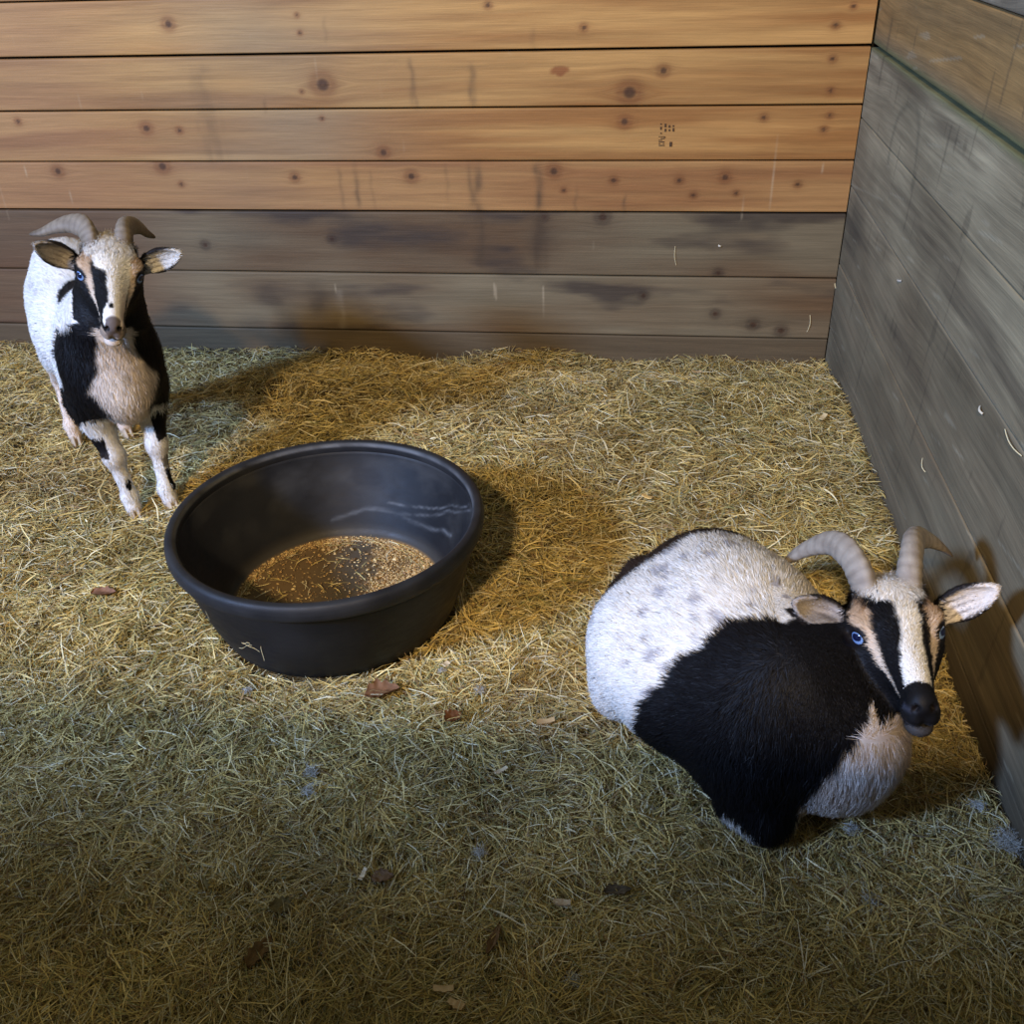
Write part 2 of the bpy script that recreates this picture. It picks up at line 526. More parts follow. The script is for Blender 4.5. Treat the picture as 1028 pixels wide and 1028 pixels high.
hc = mix(hc, lin([112, 78, 44]), soil * 0.28)
hc = mix(hc, lin([124, 122, 66]), green * 0.22)
hc = hc * (0.45 + 0.55 * lay)[:, None] ** 0.5  # lower blades darker: shade between the layers put into the colour
L = np.clip(rng.lognormal(math.log(0.034), 0.5, n), 0.008, 0.095)
big_ = rng.uniform(0, 1, n) < 0.035
wd = rng.uniform(0.0009, 0.0023, n) * np.where(rng.uniform(0, 1, n) < 0.06, 1.7, 1.0)
wd = wd * (1 - 0.30 * sstep(-1.3, -2.0, hy)); L = L * (1 - 0.12 * sstep(-1.3, -2.0, hy))
L = np.where(big_, L * 1.5, L)
hc = np.where(big_[:, None], mix(hc, lin([226, 214, 176]), 0.6), hc)
clump = vnoise(hx * 9, hy * 9, seed=77) * 2.6 + vnoise(hx * 30, hy * 30, seed=78) * 1.2
ang = rng.normal(0, 0.75, n) + clump + np.where(rng.uniform(0, 1, n) < 0.5, np.pi, 0)
mound = 0.5 + 0.5 * fbm(hx * 11, hy * 11, seed=91, oct=3)
hz = ground(hx, hy) + lay ** 1.3 * 0.022 * (0.35 + 1.1 * mound)
# keep the blades inside the two walls
L = np.minimum(L, 2.2 * np.maximum(0.008, np.minimum(-hx, -hy)) + 0.012)
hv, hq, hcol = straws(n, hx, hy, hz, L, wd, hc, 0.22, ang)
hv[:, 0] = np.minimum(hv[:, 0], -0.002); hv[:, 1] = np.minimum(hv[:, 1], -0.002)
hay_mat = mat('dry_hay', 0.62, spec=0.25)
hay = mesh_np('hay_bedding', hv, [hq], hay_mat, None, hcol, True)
tag(hay, 'loose dry hay bedding spread over the whole stall floor', 'hay', kind='stuff')

#PARTS
# ------------------------------------------------------------------ rubber feed tub
def tub_noise(V, s=1.0):
    return fbm(V[:, 0] * 9 * s, V[:, 1] * 9 * s, V[:, 2] * 9 * s, oct=4, seed=15)


def lathe(profile, seg, centre, tilt=None):
    a = np.linspace(0, 2 * np.pi, seg, endpoint=False)
    pr = np.array(profile)
    V = np.stack([pr[:, None, 0] * np.cos(a), pr[:, None, 0] * np.sin(a), np.repeat(pr[:, 1:2], seg, 1)], -1)
    n = len(pr)
    i = np.arange(n * seg).reshape(n, seg)
    j = np.roll(i, -1, 1)
    f = np.stack([i[:-1], j[:-1], j[1:], i[1:]], -1).reshape(-1, 4)
    return V.reshape(-1, 3), f


def spline(pts, n):
    """Catmull-Rom through points"""
    P = np.array(pts, float)
    P = np.concatenate([[2 * P[0] - P[1]], P, [2 * P[-1] - P[-2]]])
    t = np.linspace(0, len(P) - 3 - 1e-9, n)
    k = t.astype(int); f = (t - k)[:, None]
    a, b, c, d = P[k], P[k + 1], P[k + 2], P[k + 3]
    return 0.5 * (2 * b + (c - a) * f + (2 * a - 5 * b + 4 * c - d) * f ** 2 + (3 * b - a - 3 * c + d) * f ** 3)


tub = bpy.data.objects.new('feed_tub', None)
link(tub)
tub.location = (TC[0], TC[1], 0.0)
tub.rotation_euler = (0.0, 0.0, 0.0)
tag(tub, 'large round black rubber tub with a rolled rim standing on the hay', 'tub')
RT, RB, HT = 0.297, 0.232, 0.212
prof = [(0.0, 0.0), (RB * 0.6, 0.0), (RB - 0.012, 0.0), (RB - 0.003, 0.003), (RB, 0.012)]
prof += [(RB + (RT - 0.016 - RB) * t ** 0.8, 0.012 + (HT - 0.045 - 0.012) * t) for t in np.linspace(0.06, 1, 22)]
prof += [(RT - 0.014, HT - 0.038)]
prof_out = prof
mrub = mat('black_rubber', 0.5, spec=0.3)
nt = mrub.node_tree
tx = nt.nodes.new('ShaderNodeTexNoise'); tx.inputs['Scale'].default_value = 22; tx.inputs['Detail'].default_value = 8
rr = nt.nodes.new('ShaderNodeMapRange'); rr.inputs['To Min'].default_value = 0.38; rr.inputs['To Max'].default_value = 0.72
nt.links.new(tx.outputs['Fac'], rr.inputs['Value']); nt.links.new(rr.outputs[0], nt.nodes['Principled BSDF'].inputs['Roughness'])
tx2 = nt.nodes.new('ShaderNodeTexNoise'); tx2.inputs['Scale'].default_value = 260
bp = nt.nodes.new('ShaderNodeBump'); bp.inputs['Strength'].default_value = 0.25; bp.inputs['Distance'].default_value = 0.001
nt.links.new(tx2.outputs['Fac'], bp.inputs['Height']); nt.links.new(bp.outputs[0], nt.nodes['Principled BSDF'].inputs['Normal'])
# body: outside wall up, over, and down the inside to the inner floor
inner = [(RT - 0.0150, HT - 0.016), (RT - 0.0218, HT - 0.018)]
inner += [(RT - 0.022 + (RB - 0.016 - RT + 0.022) * t ** 1.15, HT - 0.022 + (0.030 - HT + 0.022) * t) for t in np.linspace(0.04, 1, 34)]
inner += [(RB - 0.022, 0.022), (RB - 0.032, 0.017)] + [(r, 0.0155) for r in np.linspace(RB - 0.05, 0.0, 40)]
V, F = lathe(prof + inner, 220, TC)
nz = tub_noise(V)
a = np.arctan2(V[:, 1], V[:, 0])
inside = np.hypot(V[:, 0], V[:, 1])
c = mix(lin([17, 17, 19]), lin([31, 31, 33]), np.clip(0.45 + nz * 1.1, 0, 1))
zz = V[:, 2]
isin = np.arange(len(V)) >= len(prof) * 220
# dusty bloom and chalky swirls on the inner wall, feed dust towards the bottom
dust = np.clip(fbm(a * 4, zz * 22, seed=18, oct=4) + 0.15, 0, 1) * isin
c = mix(c, lin([100, 98, 94]), dust * 0.26 * sstep(0.02, 0.16, zz))
for (a0, a1, z0, z1, w) in [(0.25, 1.25, 0.185, 0.07, 0.004), (0.35, 1.35, 0.178, 0.082, 0.003), (0.5, 1.9, 0.09, 0.055, 0.006), (0.15, 0.2, 0.19, 0.05, 0.006)]:
    t = (a - a0) / (a1 - a0 + 1e-9)
    zc = z0 + (z1 - z0) * np.clip(t, 0, 1) ** 0.7 + 0.008 * np.sin(a * 5) + 0.004 * vnoise(a * 9, a * 0)
    w = w * 0.6
    c = mix(c, lin([138, 140, 142]), np.exp(-((zz - zc) / w) ** 2) * (t > 0) * (t < 1) * isin * 0.3 * np.clip(0.5 + 1.5 * tub_noise(V, 4), 0, 1))
dk = isin * (1 - sstep(0.02, 0.05, zz)) * (inside > RB - 0.06)
c = mix(c, lin([92, 84, 70]), dk * 0.3)
x, y = V[:, 0], V[:, 1]
bot = isin * (zz < 0.018)
fd = fbm(x * 10, y * 10, seed=19, oct=4)
feedm = np.clip(0.25 + 2.2 * (fd + 0.8 * sstep(-0.05, 0.14, x) - 0.15), 0, 1)
c = mix(c, lin([158, 122, 72]), bot * feedm * 0.85)
c = mix(c, lin([96, 84, 66]), bot * (1 - feedm) * 0.6)
c = mix(c, lin([128, 98, 60]), bot * sstep(0.02, -0.12, x) * 0.5)
mesh_np('basin', V, [F], mrub, tub, c, True)
rimp = []
for t in np.linspace(0, 2 * np.pi, 25):
    rx = 0.0112 * np.sign(np.cos(t)) * abs(np.cos(t)) ** 0.75
    rz = 0.0175 * np.sign(np.sin(t)) * abs(np.sin(t)) ** 0.8
    rimp.append((RT - 0.0115 + rx, HT - 0.018 + rz))
V, F = lathe(rimp, 220, TC)
c = mix(lin([23, 23, 25]), lin([42, 42, 43]), np.clip(0.4 + 1.2 * tub_noise(V, 2), 0, 1))
lip = np.exp(-((np.hypot(V[:, 0], V[:, 1]) - (RT - 0.022)) / 0.003) ** 2) * (V[:, 2] > HT - 0.012)
c = mix(c, lin([128, 128, 128]), lip * 0.5 * np.clip(0.6 + tub_noise(V, 3), 0, 1))
o = mesh_np('rim', V, [F[:, ::-1]], mrub, tub, c, True)

# feed left in the tub: crumbs, seed bits and a few stems (nobody could count it)
ng = 48000
r = (RB - 0.026) * np.sqrt(rng.uniform(0, 1, ng)); th = rng.uniform(0, 2 * np.pi, ng)
gx, gy = r * np.cos(th), r * np.sin(th)
keep = rng.uniform(0, 1, ng) < np.clip(0.12 + 1.5 * (fbm(gx * 10, gy * 10, seed=19, oct=4) + 0.75 * sstep(-0.05, 0.16, gx) - 0.18) + 1.1 * sstep(RB - 0.06, RB - 0.026, r), 0.03, 1)
gx, gy = gx[keep], gy[keep]; ng = len(gx)
pal2 = np.array([lin(q) for q in ([190, 156, 100], [168, 130, 78], [206, 178, 124], [120, 92, 58], [146, 120, 80])])
gc = pal2[rng.integers(0, len(pal2), ng)] * rng.uniform(0.7, 1.15, ng)[:, None]
s = rng.uniform(0.0006, 0.0016, ng) * np.where(rng.uniform(0, 1, ng) < 0.05, 1.8, 1); an = rng.uniform(0, 2 * np.pi, ng); el = rng.uniform(1, 2.2, ng)
Z0 = 0.0158 + rng.uniform(0, 0.004, ng)
bx = np.stack([np.cos(an), np.sin(an)], -1); by = np.stack([-np.sin(an), np.cos(an)], -1)
P = np.zeros((ng, 5, 3))
for k, (p, q, h) in enumerate([(-1, -1, 0), (1, -1, 0), (1, 1, 0), (-1, 1, 0), (0, 0, 1)]):
    xy = np.stack([gx, gy], -1) + bx * (p * s * el)[:, None] + by * (q * s)[:, None]
    P[:, k, :2] = xy; P[:, k, 2] = Z0 + h * s * 1.3
b = np.arange(ng) * 5
tri = np.concatenate([np.stack([b + i, b + (i + 1) % 4, b + 4], -1) for i in range(4)])
st_n = 260
r = (RB - 0.04) * np.sqrt(rng.uniform(0, 1, st_n)); th = rng.uniform(0, 2 * np.pi, st_n)
ed = rng.uniform(0, 1, st_n) < 0.45
r = np.where(ed, RB - 0.04 + rng.uniform(-0.02, 0.004, st_n), r)
sv, sq, sc = straws(st_n, r * np.cos(th), r * np.sin(th), 0.0205 + rng.uniform(0, 0.004, st_n), rng.uniform(0.012, 0.05, st_n),
                    rng.uniform(0.0008, 0.0015, st_n), pal[rng.integers(0, 5, st_n)], 0.03, np.where(ed, th + np.pi / 2, rng.uniform(0, 6.28, st_n)))
sv[:, 2] = np.clip(sv[:, 2], 0.0165, 0.06)
V = np.concatenate([P.reshape(-1, 3), sv])
C_ = np.concatenate([np.repeat(gc, 5, 0), sc])
crumb = mesh_np('feed_crumbs', V + [TC[0], TC[1], 0], [tri, sq + ng * 5], hay_mat, None, C_, False)
tag(crumb, 'tan feed crumbs and hay stems scattered over the bottom inside the black tub', 'feed', kind='stuff')
# stems stuck to the outside of the front wall of the tub
for (angd, z, L_, tilt) in [(-112, 0.075, 0.05, 0.5), (-108, 0.082, 0.035, -0.6), (-104, 0.07, 0.045, 1.3), (-110, 0.090, 0.022, 0.1), (-128, 0.12, 0.03, 1.1)]:
    th = math.radians(angd); rr_ = RB + (RT - 0.016 - RB) * ((z - 0.012) / (HT - 0.057)) ** 0.8 + 0.0015
    tdir = np.array([-math.sin(th), math.cos(th), 0]); rad = np.array([math.cos(th), math.sin(th), 0])
    pts = []
    for q in np.linspace(-0.5, 0.5, 7):
        ph = th + q * L_ * math.cos(tilt) / rr_
        zq = z + q * L_ * math.sin(tilt) + 0.004 * math.sin(q * 5)
        r2 = RB + (RT - 0.016 - RB) * (max(zq - 0.012, 0) / (HT - 0.057)) ** 0.8 + 0.0018
        pts.append([r2 * math.cos(ph), r2 * math.sin(ph), zq])
    pts = np.array(pts)
    up = np.array([0, 0, 1.0]) * 0.0006 * abs(math.cos(tilt)) + tdir * 0.0006 * abs(math.sin(tilt))
    V = np.concatenate([pts - up, pts + up]) + [TC[0], TC[1], 0]
    F = np.array([(i, i + 1, i + 8, i + 7) for i in range(6)])
    o = mesh_np('hay_stem', V, [F], hay_mat, None, np.tile(lin([206, 188, 140]), (14, 1)), False)
    tag(o, 'pale hay stem stuck to the front outside wall of the black tub', 'hay stem', 'stems stuck to the tub front')
# ------------------------------------------------------------------ implicit-surface modelling of the animals
class Field:
    def __init__(self, lo, hi, h):
        self.lo, self.h = np.array(lo, float), h
        self.n = np.ceil((np.array(hi) - self.lo) / h).astype(int) + 1
        self.g = np.full(tuple(self.n), 0.2, np.float32)

    def _sub(self, centre, rad):
        a = np.clip(np.floor((centre - rad - self.lo) / self.h).astype(int), 0, self.n - 1)
        b = np.clip(np.ceil((centre + rad - self.lo) / self.h).astype(int) + 1, 1, self.n)
        sl = tuple(slice(i, j) for i, j in zip(a, b))
        ax = [self.lo[k] + np.arange(a[k], b[k]) * self.h for k in range(3)]
        P = np.stack(np.meshgrid(*ax, indexing='ij'), -1).astype(np.float32)
        return sl, P

    def add(self, fn, centre, rad, k=0.02, sub=False):
        sl, P = self._sub(np.asarray(centre, float), np.asarray(rad, float) + k + 0.02)
        if P.size == 0: return
        d = fn(P)
        g = self.g[sl]
        if sub:
            hh = np.maximum(k - np.abs(-d - g), 0) / k
            self.g[sl] = np.maximum(g, -d) + hh * hh * k * 0.25
        else:
            hh = np.maximum(k - np.abs(d - g), 0) / k
            self.g[sl] = np.minimum(g, d) - hh * hh * k * 0.25

    def ell(self, c, r, rot=None, fr=None, k=0.03, sub=False):
        c, r = np.array(c, float), np.array(r, float)
        Rm = np.eye(3) if rot is None else euler(*rot)
        if fr is not None:
            c = fr[0] @ c + fr[1]; Rm = fr[0] @ Rm

        def fn(P):
            q = ((P - c) @ Rm).astype(np.float32)
            k0 = np.linalg.norm(q / r, axis=-1)
            k1 = np.linalg.norm(q / (r * r), axis=-1) + 1e-6
            return k0 * (k0 - 1.0) / k1
        self.add(fn, c, np.full(3, r.max()), k, sub)

    def cone(self, a, b, ra, rb, fr=None, k=0.03, sub=False):
        a, b = np.array(a, float), np.array(b, float)
        if fr is not None:
            a, b = fr[0] @ a + fr[1], fr[0] @ b + fr[1]
        ba = b - a; L2 = ba @ ba

        def fn(P):
            pa = P - a
            t = np.clip((pa @ ba) / L2, 0, 1)
            return np.linalg.norm(pa - t[..., None] * ba, axis=-1) - (ra + (rb - ra) * t)
        self.add(fn, (a + b) / 2, np.abs(b - a) / 2 + max(ra, rb), k, sub)

    def chain(self, pts, rs, fr=None, k=0.02):
        for i in range(len(pts) - 1):
            self.cone(pts[i], pts[i + 1], rs[i], rs[i + 1], fr, k)

    def surface(self):
        """naive surface nets"""
        g = self.g
        s = g < 0
        c = s[:-1, :-1, :-1].astype(np.int8)
        tot = np.zeros_like(c)
        for i in (0, 1):
            for j in (0, 1):
                for m in (0, 1):
                    tot += s[i:i + s.shape[0] - 1, j:j + s.shape[1] - 1, m:m + s.shape[2] - 1]
        act = (tot > 0) & (tot < 8)
        ids = np.full(act.shape, -1, np.int64)
        I = np.argwhere(act)
        ids[act] = np.arange(len(I))
        acc = np.zeros((len(I), 3)); cnt = np.zeros(len(I))
        cor = [(i, j, m) for i in (0, 1) for j in (0, 1) for m in (0, 1)]
        vals = {q: g[I[:, 0] + q[0], I[:, 1] + q[1], I[:, 2] + q[2]] for q in cor}
        for p in cor:
            for ax in range(3):
                if p[ax] == 0:
                    q = list(p); q[ax] = 1; q = tuple(q)
                    a, b = vals[p], vals[q]
                    cr = (a < 0) != (b < 0)
                    t = np.where(cr, a / np.where(cr, a - b, 1), 0)
                    pt = np.tile(np.array(p, float), (len(I), 1)); pt[:, ax] += t
                    acc += pt * cr[:, None]; cnt += cr
        V = (I + acc / cnt[:, None]) * self.h + self.lo
        Q = []
        for ax in range(3):
            o1, o2 = [(1, 2), (2, 0), (0, 1)][ax]
            sl0 = [slice(1, -1)] * 3; sl1 = [slice(1, -1)] * 3
            sl0[ax] = slice(0, -1); sl1[ax] = slice(1, None)
            a = s[tuple(sl0)]; b = s[tuple(sl1)]
            off = np.array([1, 1, 1]); off[ax] = 0
            for flip in (False, True):
                E = np.argwhere((a & ~b) if not flip else (~a & b)) + off
                if not len(E): continue
                u1 = np.zeros(3, int); u1[o1] = 1
                u2 = np.zeros(3, int); u2[o2] = 1
                qs = [ids[tuple((E - k1 * u1 - k2 * u2).T)] for k1, k2 in ((0, 0), (1, 0), (1, 1), (0, 1))]
                q = np.stack(qs, -1)
                if flip: q = q[:, ::-1]
                Q.append(q)
        Q = np.concatenate(Q)
        return V, Q[(Q >= 0).all(1)]


def euler(rx, ry, rz):
    cx, sx, cy, sy, cz, sz = math.cos(rx), math.sin(rx), math.cos(ry), math.sin(ry), math.cos(rz), math.sin(rz)
    X_ = np.array([[1, 0, 0], [0, cx, -sx], [0, sx, cx]]); Y_ = np.array([[cy, 0, sy], [0, 1, 0], [-sy, 0, cy]]); Z_ = np.array([[cz, -sz, 0], [sz, cz, 0], [0, 0, 1]])
    return Z_ @ Y_ @ X_


def vnormals(V, Q):
    n = np.cross(V[Q[:, 2]] - V[Q[:, 0]], V[Q[:, 3]] - V[Q[:, 1]])
    N = np.zeros_like(V)
    for k in range(4):
        np.add.at(N, Q[:, k], n)
    return N / (np.linalg.norm(N, axis=1, keepdims=True) + 1e-12)


def smooth_verts(V, Q, it=2, lam=0.5):
    for _ in range(it):
        S = np.zeros_like(V); c = np.zeros(len(V))
        for a, b in ((0, 1), (1, 2), (2, 3), (3, 0)):
            np.add.at(S, Q[:, a], V[Q[:, b]]); np.add.at(S, Q[:, b], V[Q[:, a]])
            np.add.at(c, Q[:, a], 1); np.add.at(c, Q[:, b], 1)
        V = V + lam * (S / c[:, None] - V)
    return V


def add_head(F, fr, ear_tip=(-0.015, 0.131, 0.049)):
    """goat head in its own frame: x towards the nose, y to the animal's left, z out of the forehead; eyes at (0, +-.062, 0)"""
    e = lambda *a, **k: F.ell(*a, fr=fr, **k)
    c = lambda *a, **k: F.cone(*a, fr=fr, **k)
    e((-0.045, 0, -0.010), (0.062, 0.052, 0.050), k=0.03)                       # braincase
    e((-0.055, 0, 0.030), (0.032, 0.042, 0.026), rot=(0, 0.5, 0), k=0.03)       # poll
    e((-0.022, 0, 0.012), (0.050, 0.048, 0.028), rot=(0, 0.35, 0), k=0.025)     # forehead
    for s in (-1, 1):
        e((-0.004, s * 0.047, 0.012), (0.024, 0.014, 0.012), rot=(0, 0.3, -s * 0.25), k=0.016)     # brow
        e((0.000, s * 0.034, -0.034), (0.050, 0.016, 0.030), rot=(0, 0.35, -s * 0.26), k=0.02)     # cheek
        e((-0.040, s * 0.032, -0.046), (0.034, 0.018, 0.032), k=0.025)                              # jaw angle
        e((0.010, s * 0.046, -0.016), (0.030, 0.010, 0.009), rot=(0, 0.45, -s * 0.4), k=0.016)     # bone under the eye
    c((0.000, 0, -0.018), (0.112, 0, -0.052), 0.042, 0.0185, k=0.025)             # face
    c((0.000, 0, 0.008), (0.125, 0, -0.039), 0.028, 0.0125, k=0.015)             # bridge of the nose
    e((0.129, 0, -0.048), (0.015, 0.0185, 0.0125), rot=(0, 0.5, 0), k=0.010)                      # nose pad
    for s in (-1, 1):
        e((0.118, s * 0.0115, -0.064), (0.022, 0.0125, 0.0145), rot=(0, 0.25, -s * 0.15), k=0.008)             # upper lip
    c((-0.035, 0, -0.055), (0.094, 0, -0.084), 0.030, 0.0125, k=0.02)           # lower jaw
    e((0.106, 0, -0.088), (0.019, 0.0175, 0.0105), rot=(0, 0.3, 0), k=0.008)     # chin
    for s in (-1, 1):
        e((-0.002, s * 0.045, 0.001), (0.0205, 0.0155, 0.0185), k=0.010)        # lids
        e((0.0125, s * 0.0615, -0.0005), (0.0140, 0.0125, 0.0092), rot=(0, 0.15, -s * 0.6), k=0.003, sub=True)  # eye opening
        e((0.140, s * 0.0115, -0.050), (0.009, 0.0036, 0.0050), rot=(s * 0.7, 0.5, s * 0.7), k=0.003, sub=True)     # nostril
    e((0.116, 0, -0.0785), (0.034, 0.034, 0.0022), rot=(0, 0.18, 0), k=0.004, sub=True)            # mouth slit
    # ears: cupped leaves held out sideways, open to the front
    for s in (-1, 1):
        b = np.array([-0.052, s * 0.056, -0.002]); t = np.array([ear_tip[0], s * ear_tip[1], ear_tip[2]])
        ax = t - b; L_ = np.linalg.norm(ax); ax /= L_
        f = np.array([0.90, s * -0.15, 0.05]); f -= ax * (f @ ax); f /= np.linalg.norm(f)
        w = np.cross(f, ax)
        A = np.stack([ax, f, w], 1)                       # columns: along, front, width
        Rf, Tf = fr[0] @ A, fr[0] @ (b + ax * L_ * 0.54) + fr[1]
        c1 = Tf
        r1 = np.array([L_ * 0.54, 0.015, 0.0255]); r2 = np.array([L_ * 0.50, 0.015, 0.0215])

        def ear(P, Rf=Rf, c1=c1, r1=r1, r2=r2):
            q = ((P - c1) @ Rf).astype(np.float32)
            tt = q[..., 0] / r1[0]
            shrink = np.where(tt > 0, 1 + 0.55 * tt * tt, 1 + 0.25 * tt * tt).astype(np.float32)
            q = q * np.stack([np.ones_like(shrink), np.ones_like(shrink), shrink], -1)
            def el(q, r):
                k0 = np.linalg.norm(q / r, axis=-1); k1 = np.linalg.norm(q / (r * r), axis=-1) + 1e-6
                return k0 * (k0 - 1) / k1
            outer = el(q, r1)
            inn = el(q - np.array([0.002, 0.0095, 0], np.float32), r2)
            return np.maximum(outer, -inn)
        F.add(ear, c1, np.full(3, L_ * 0.6), 0.008)
        c(b + np.array([0.004, -s * 0.014, -0.006]), b + ax * 0.018, 0.016, 0.012, k=0.010)


def head_xyz(P, fr):
    return (P - fr[1]) @ fr[0]


def face_paint(H, which):
    """coat colours on the head; H = points in the head frame. returns colour and weight (1 on the head)"""
    x, y, z = H[:, 0], H[:, 1], H[:, 2]
    wob = 0.10 * fbm(H[:, 0] * 60, H[:, 1] * 60, H[:, 2] * 60, oct=2, seed=5)
    zc = -0.022 - 0.33 * np.clip(x, -0.06, 0.15)
    ang = np.degrees(np.arctan2(y, z - zc)) + wob * 40
    A = np.abs(ang)
    BLACK, WHITE, TAN, GREY = lin([18, 17, 18]), lin([226, 220, 210]), lin([176, 146, 116]), lin([120, 112, 106])
    c = np.tile(BLACK, (len(x), 1))
    TANW = lin([196, 178, 158])
    # tan stripe from above the eye down towards the mouth corner
    tc_ = np.interp(x, [-0.05, -0.02, 0.0, 0.03, 0.10], [48, 45, 45, 52, 72])
    tw = np.interp(x, [-0.052, -0.042, -0.02, 0.0, 0.02, 0.07, 0.10, 0.105], [0, 6, 9, 12, 10, 6, 3, -8])
    tan_m = sstep(tw + 3, tw - 3, np.abs(A - tc_)) * (x > -0.062)
    c = mix(c, mix(TAN, TANW, sstep(-0.02, 0.06, x)), tan_m)
    # skin colours of the underside of the jaw

    if which == 2:
        bl = np.interp(x, [-0.10, -0.075, -0.045, -0.02, 0.0, 0.04, 0.08, 0.112, 0.122], [14, 42, 38, 20, 12, 15, 21, 30, -14])
        off = np.interp(x, [-0.07, -0.02, 0.0, 0.04, 0.10], [0, 3, 11, 11, 3])
        blaze = sstep(bl + 2.5, bl - 2.5, np.abs(ang - off))
        c = mix(c, WHITE, blaze)
        lip = sstep(0.100, 0.110, x) * (z < -0.084) * (A > 100)
        c = mix(c, GREY, lip * 0.22)  # greyish highlight on the chin put into the colour
    else:
        # broad blaze; on the animal's right (picture left) a black patch below the eye line cuts into it, the other side runs into tan
        right = ang < 0
        blr = np.interp(x, [-0.10, -0.07, -0.03, 0.0, 0.02, 0.035, 0.10, 0.112, 0.125], [22, 46, 44, 32, 26, 8, 8, 34, 38])
        bll = np.interp(x, [-0.10, -0.07, -0.04, 0.0, 0.04, 0.12], [22, 46, 42, 36, 46, 52])
        bw = np.where(right, blr, bll)
        blaze = sstep(bw + 2.5, bw - 2.5, A)
        c = mix(c, mix(WHITE, lin([222, 196, 174]), (sstep(0.03, 0.1, x) * sstep(5, 40, ang)) * 0.8), blaze)
        # freckle above the nostril
        d = np.hypot(x - 0.108, (y + 0.002))
        c = mix(c, BLACK, sstep(0.0065, 0.0045, d) * (z > -0.06))
        nose = sstep(0.126, 0.133, x) * (z > -0.066) * (np.abs(y) < 0.014)
        c = mix(c, lin([96, 86, 82]), nose)
        c = mix(c, lin([170, 150, 130]), sstep(0.118, 0.124, x) * (1 - nose) * (A > 60) * (np.abs(y) > 0.010) * 0.7)
        chin = (A > 96) * sstep(0.045, 0.07, x) * (z < -0.070)
        c = mix(c, lin([196, 182, 168]), chin)
        lipm = sstep(0.085, 0.10, x) * (A > 70) * (z > -0.078) * (z < -0.058)
        c = mix(c, lin([112, 100, 92]), lipm * 0.6)
    # nostrils, mouth line, eye rims: bare dark skin
    for s in (-1, 1):
        d = np.sqrt(((x - 0.140) / 0.010) ** 2 + ((y - s * 0.0115) / 0.0055) ** 2 + ((z + 0.050) / 0.006) ** 2)
        c = mix(c, lin([22, 18, 18]), sstep(1.15, 0.8, d))
        d = np.sqrt((x - 0.009) ** 2 * 0.8 + (y - s * 0.058) ** 2 * 0.5 + z ** 2 * 1.1)
        c = mix(c, lin([20, 17, 17]), sstep(0.0195, 0.0165, d))
    if which == 2:
        c = mix(c, lin([92, 92, 100]), np.exp(-((z + 0.0725 + 0.18 * (x - 0.116)) / 0.0022) ** 2) * (x > 0.09) * 0.6)
        c = mix(c, lin([70, 72, 84]), np.exp(-((z + 0.052) / 0.004) ** 2) * (np.abs(y) > 0.016) * (x > 0.118) * 0.5)  # wet highlight on the sides of the nose painted into the coat colour
    mo = np.abs(z + 0.0785 - (x - 0.116) * -0.18) < 0.0024
    c = mix(c, lin([30, 24, 24]), (mo & (x > 0.080)).astype(float))
    # ears: dark outside edge, pale hair inside with grey lines
    ear = np.abs(y) > 0.072
    er = np.clip((np.abs(y) - 0.07) / 0.06, 0, 1)
    return c, ear, er


def eye_mesh(name, fr, s, parent):
    """eyeball with a pale blue iris and a level dark pupil, looking out to the side and forward"""
    look = np.array([0.62, s * 0.76, 0.14]); look /= np.linalg.norm(look)
    side = np.array([1.0, 0, 0]) - look * look[0]; side /= np.linalg.norm(side)
    upv = np.cross(look, side)
    a = np.linspace(0, np.pi, 40); b = np.linspace(0, 2 * np.pi, 48, endpoint=False)
    A, B = np.meshgrid(a, b, indexing='ij')
    r = 0.0152 * (1 + 0.04 * np.exp(-(A / 0.5) ** 2))
    P = (np.cos(A) * r)[..., None] * look + (np.sin(A) * np.cos(B) * r)[..., None] * side + (np.sin(A) * np.sin(B) * r)[..., None] * upv
    Vl = P.reshape(-1, 3) + np.array([0.0025, s * 0.0465, 0.0])
    i = np.arange(40 * 48).reshape(40, 48); j = np.roll(i, -1, 1)
    Fq = np.stack([i[:-1], i[1:], j[1:], j[:-1]], -1).reshape(-1, 4)
    q1 = (np.sin(A) * np.cos(B)).ravel(); q2 = (np.sin(A) * np.sin(B)).ravel(); aa = A.ravel()
    c = np.tile(lin([232, 236, 244]), (len(q1), 1))
    c = mix(c, lin([112, 140, 184]) * (1 + 0.2 * np.sin(B.ravel() * 14))[:, None], sstep(0.86, 0.78, aa))
    c = mix(c, lin([30, 52, 110]), sstep(0.07, 0.0, np.abs(aa - 0.80)) * 0.7)
    pup = (np.abs(q1 / 0.50) ** 2.6 + np.abs(q2 / 0.34) ** 2.6) ** (1 / 2.6)
    c = mix(c, lin([14, 20, 46]), sstep(1.08, 0.9, pup) * (aa < 1.2))
    return mesh_np(name, Vl @ fr[0].T + fr[1], [Fq], MAT_EYE, parent, c, True)


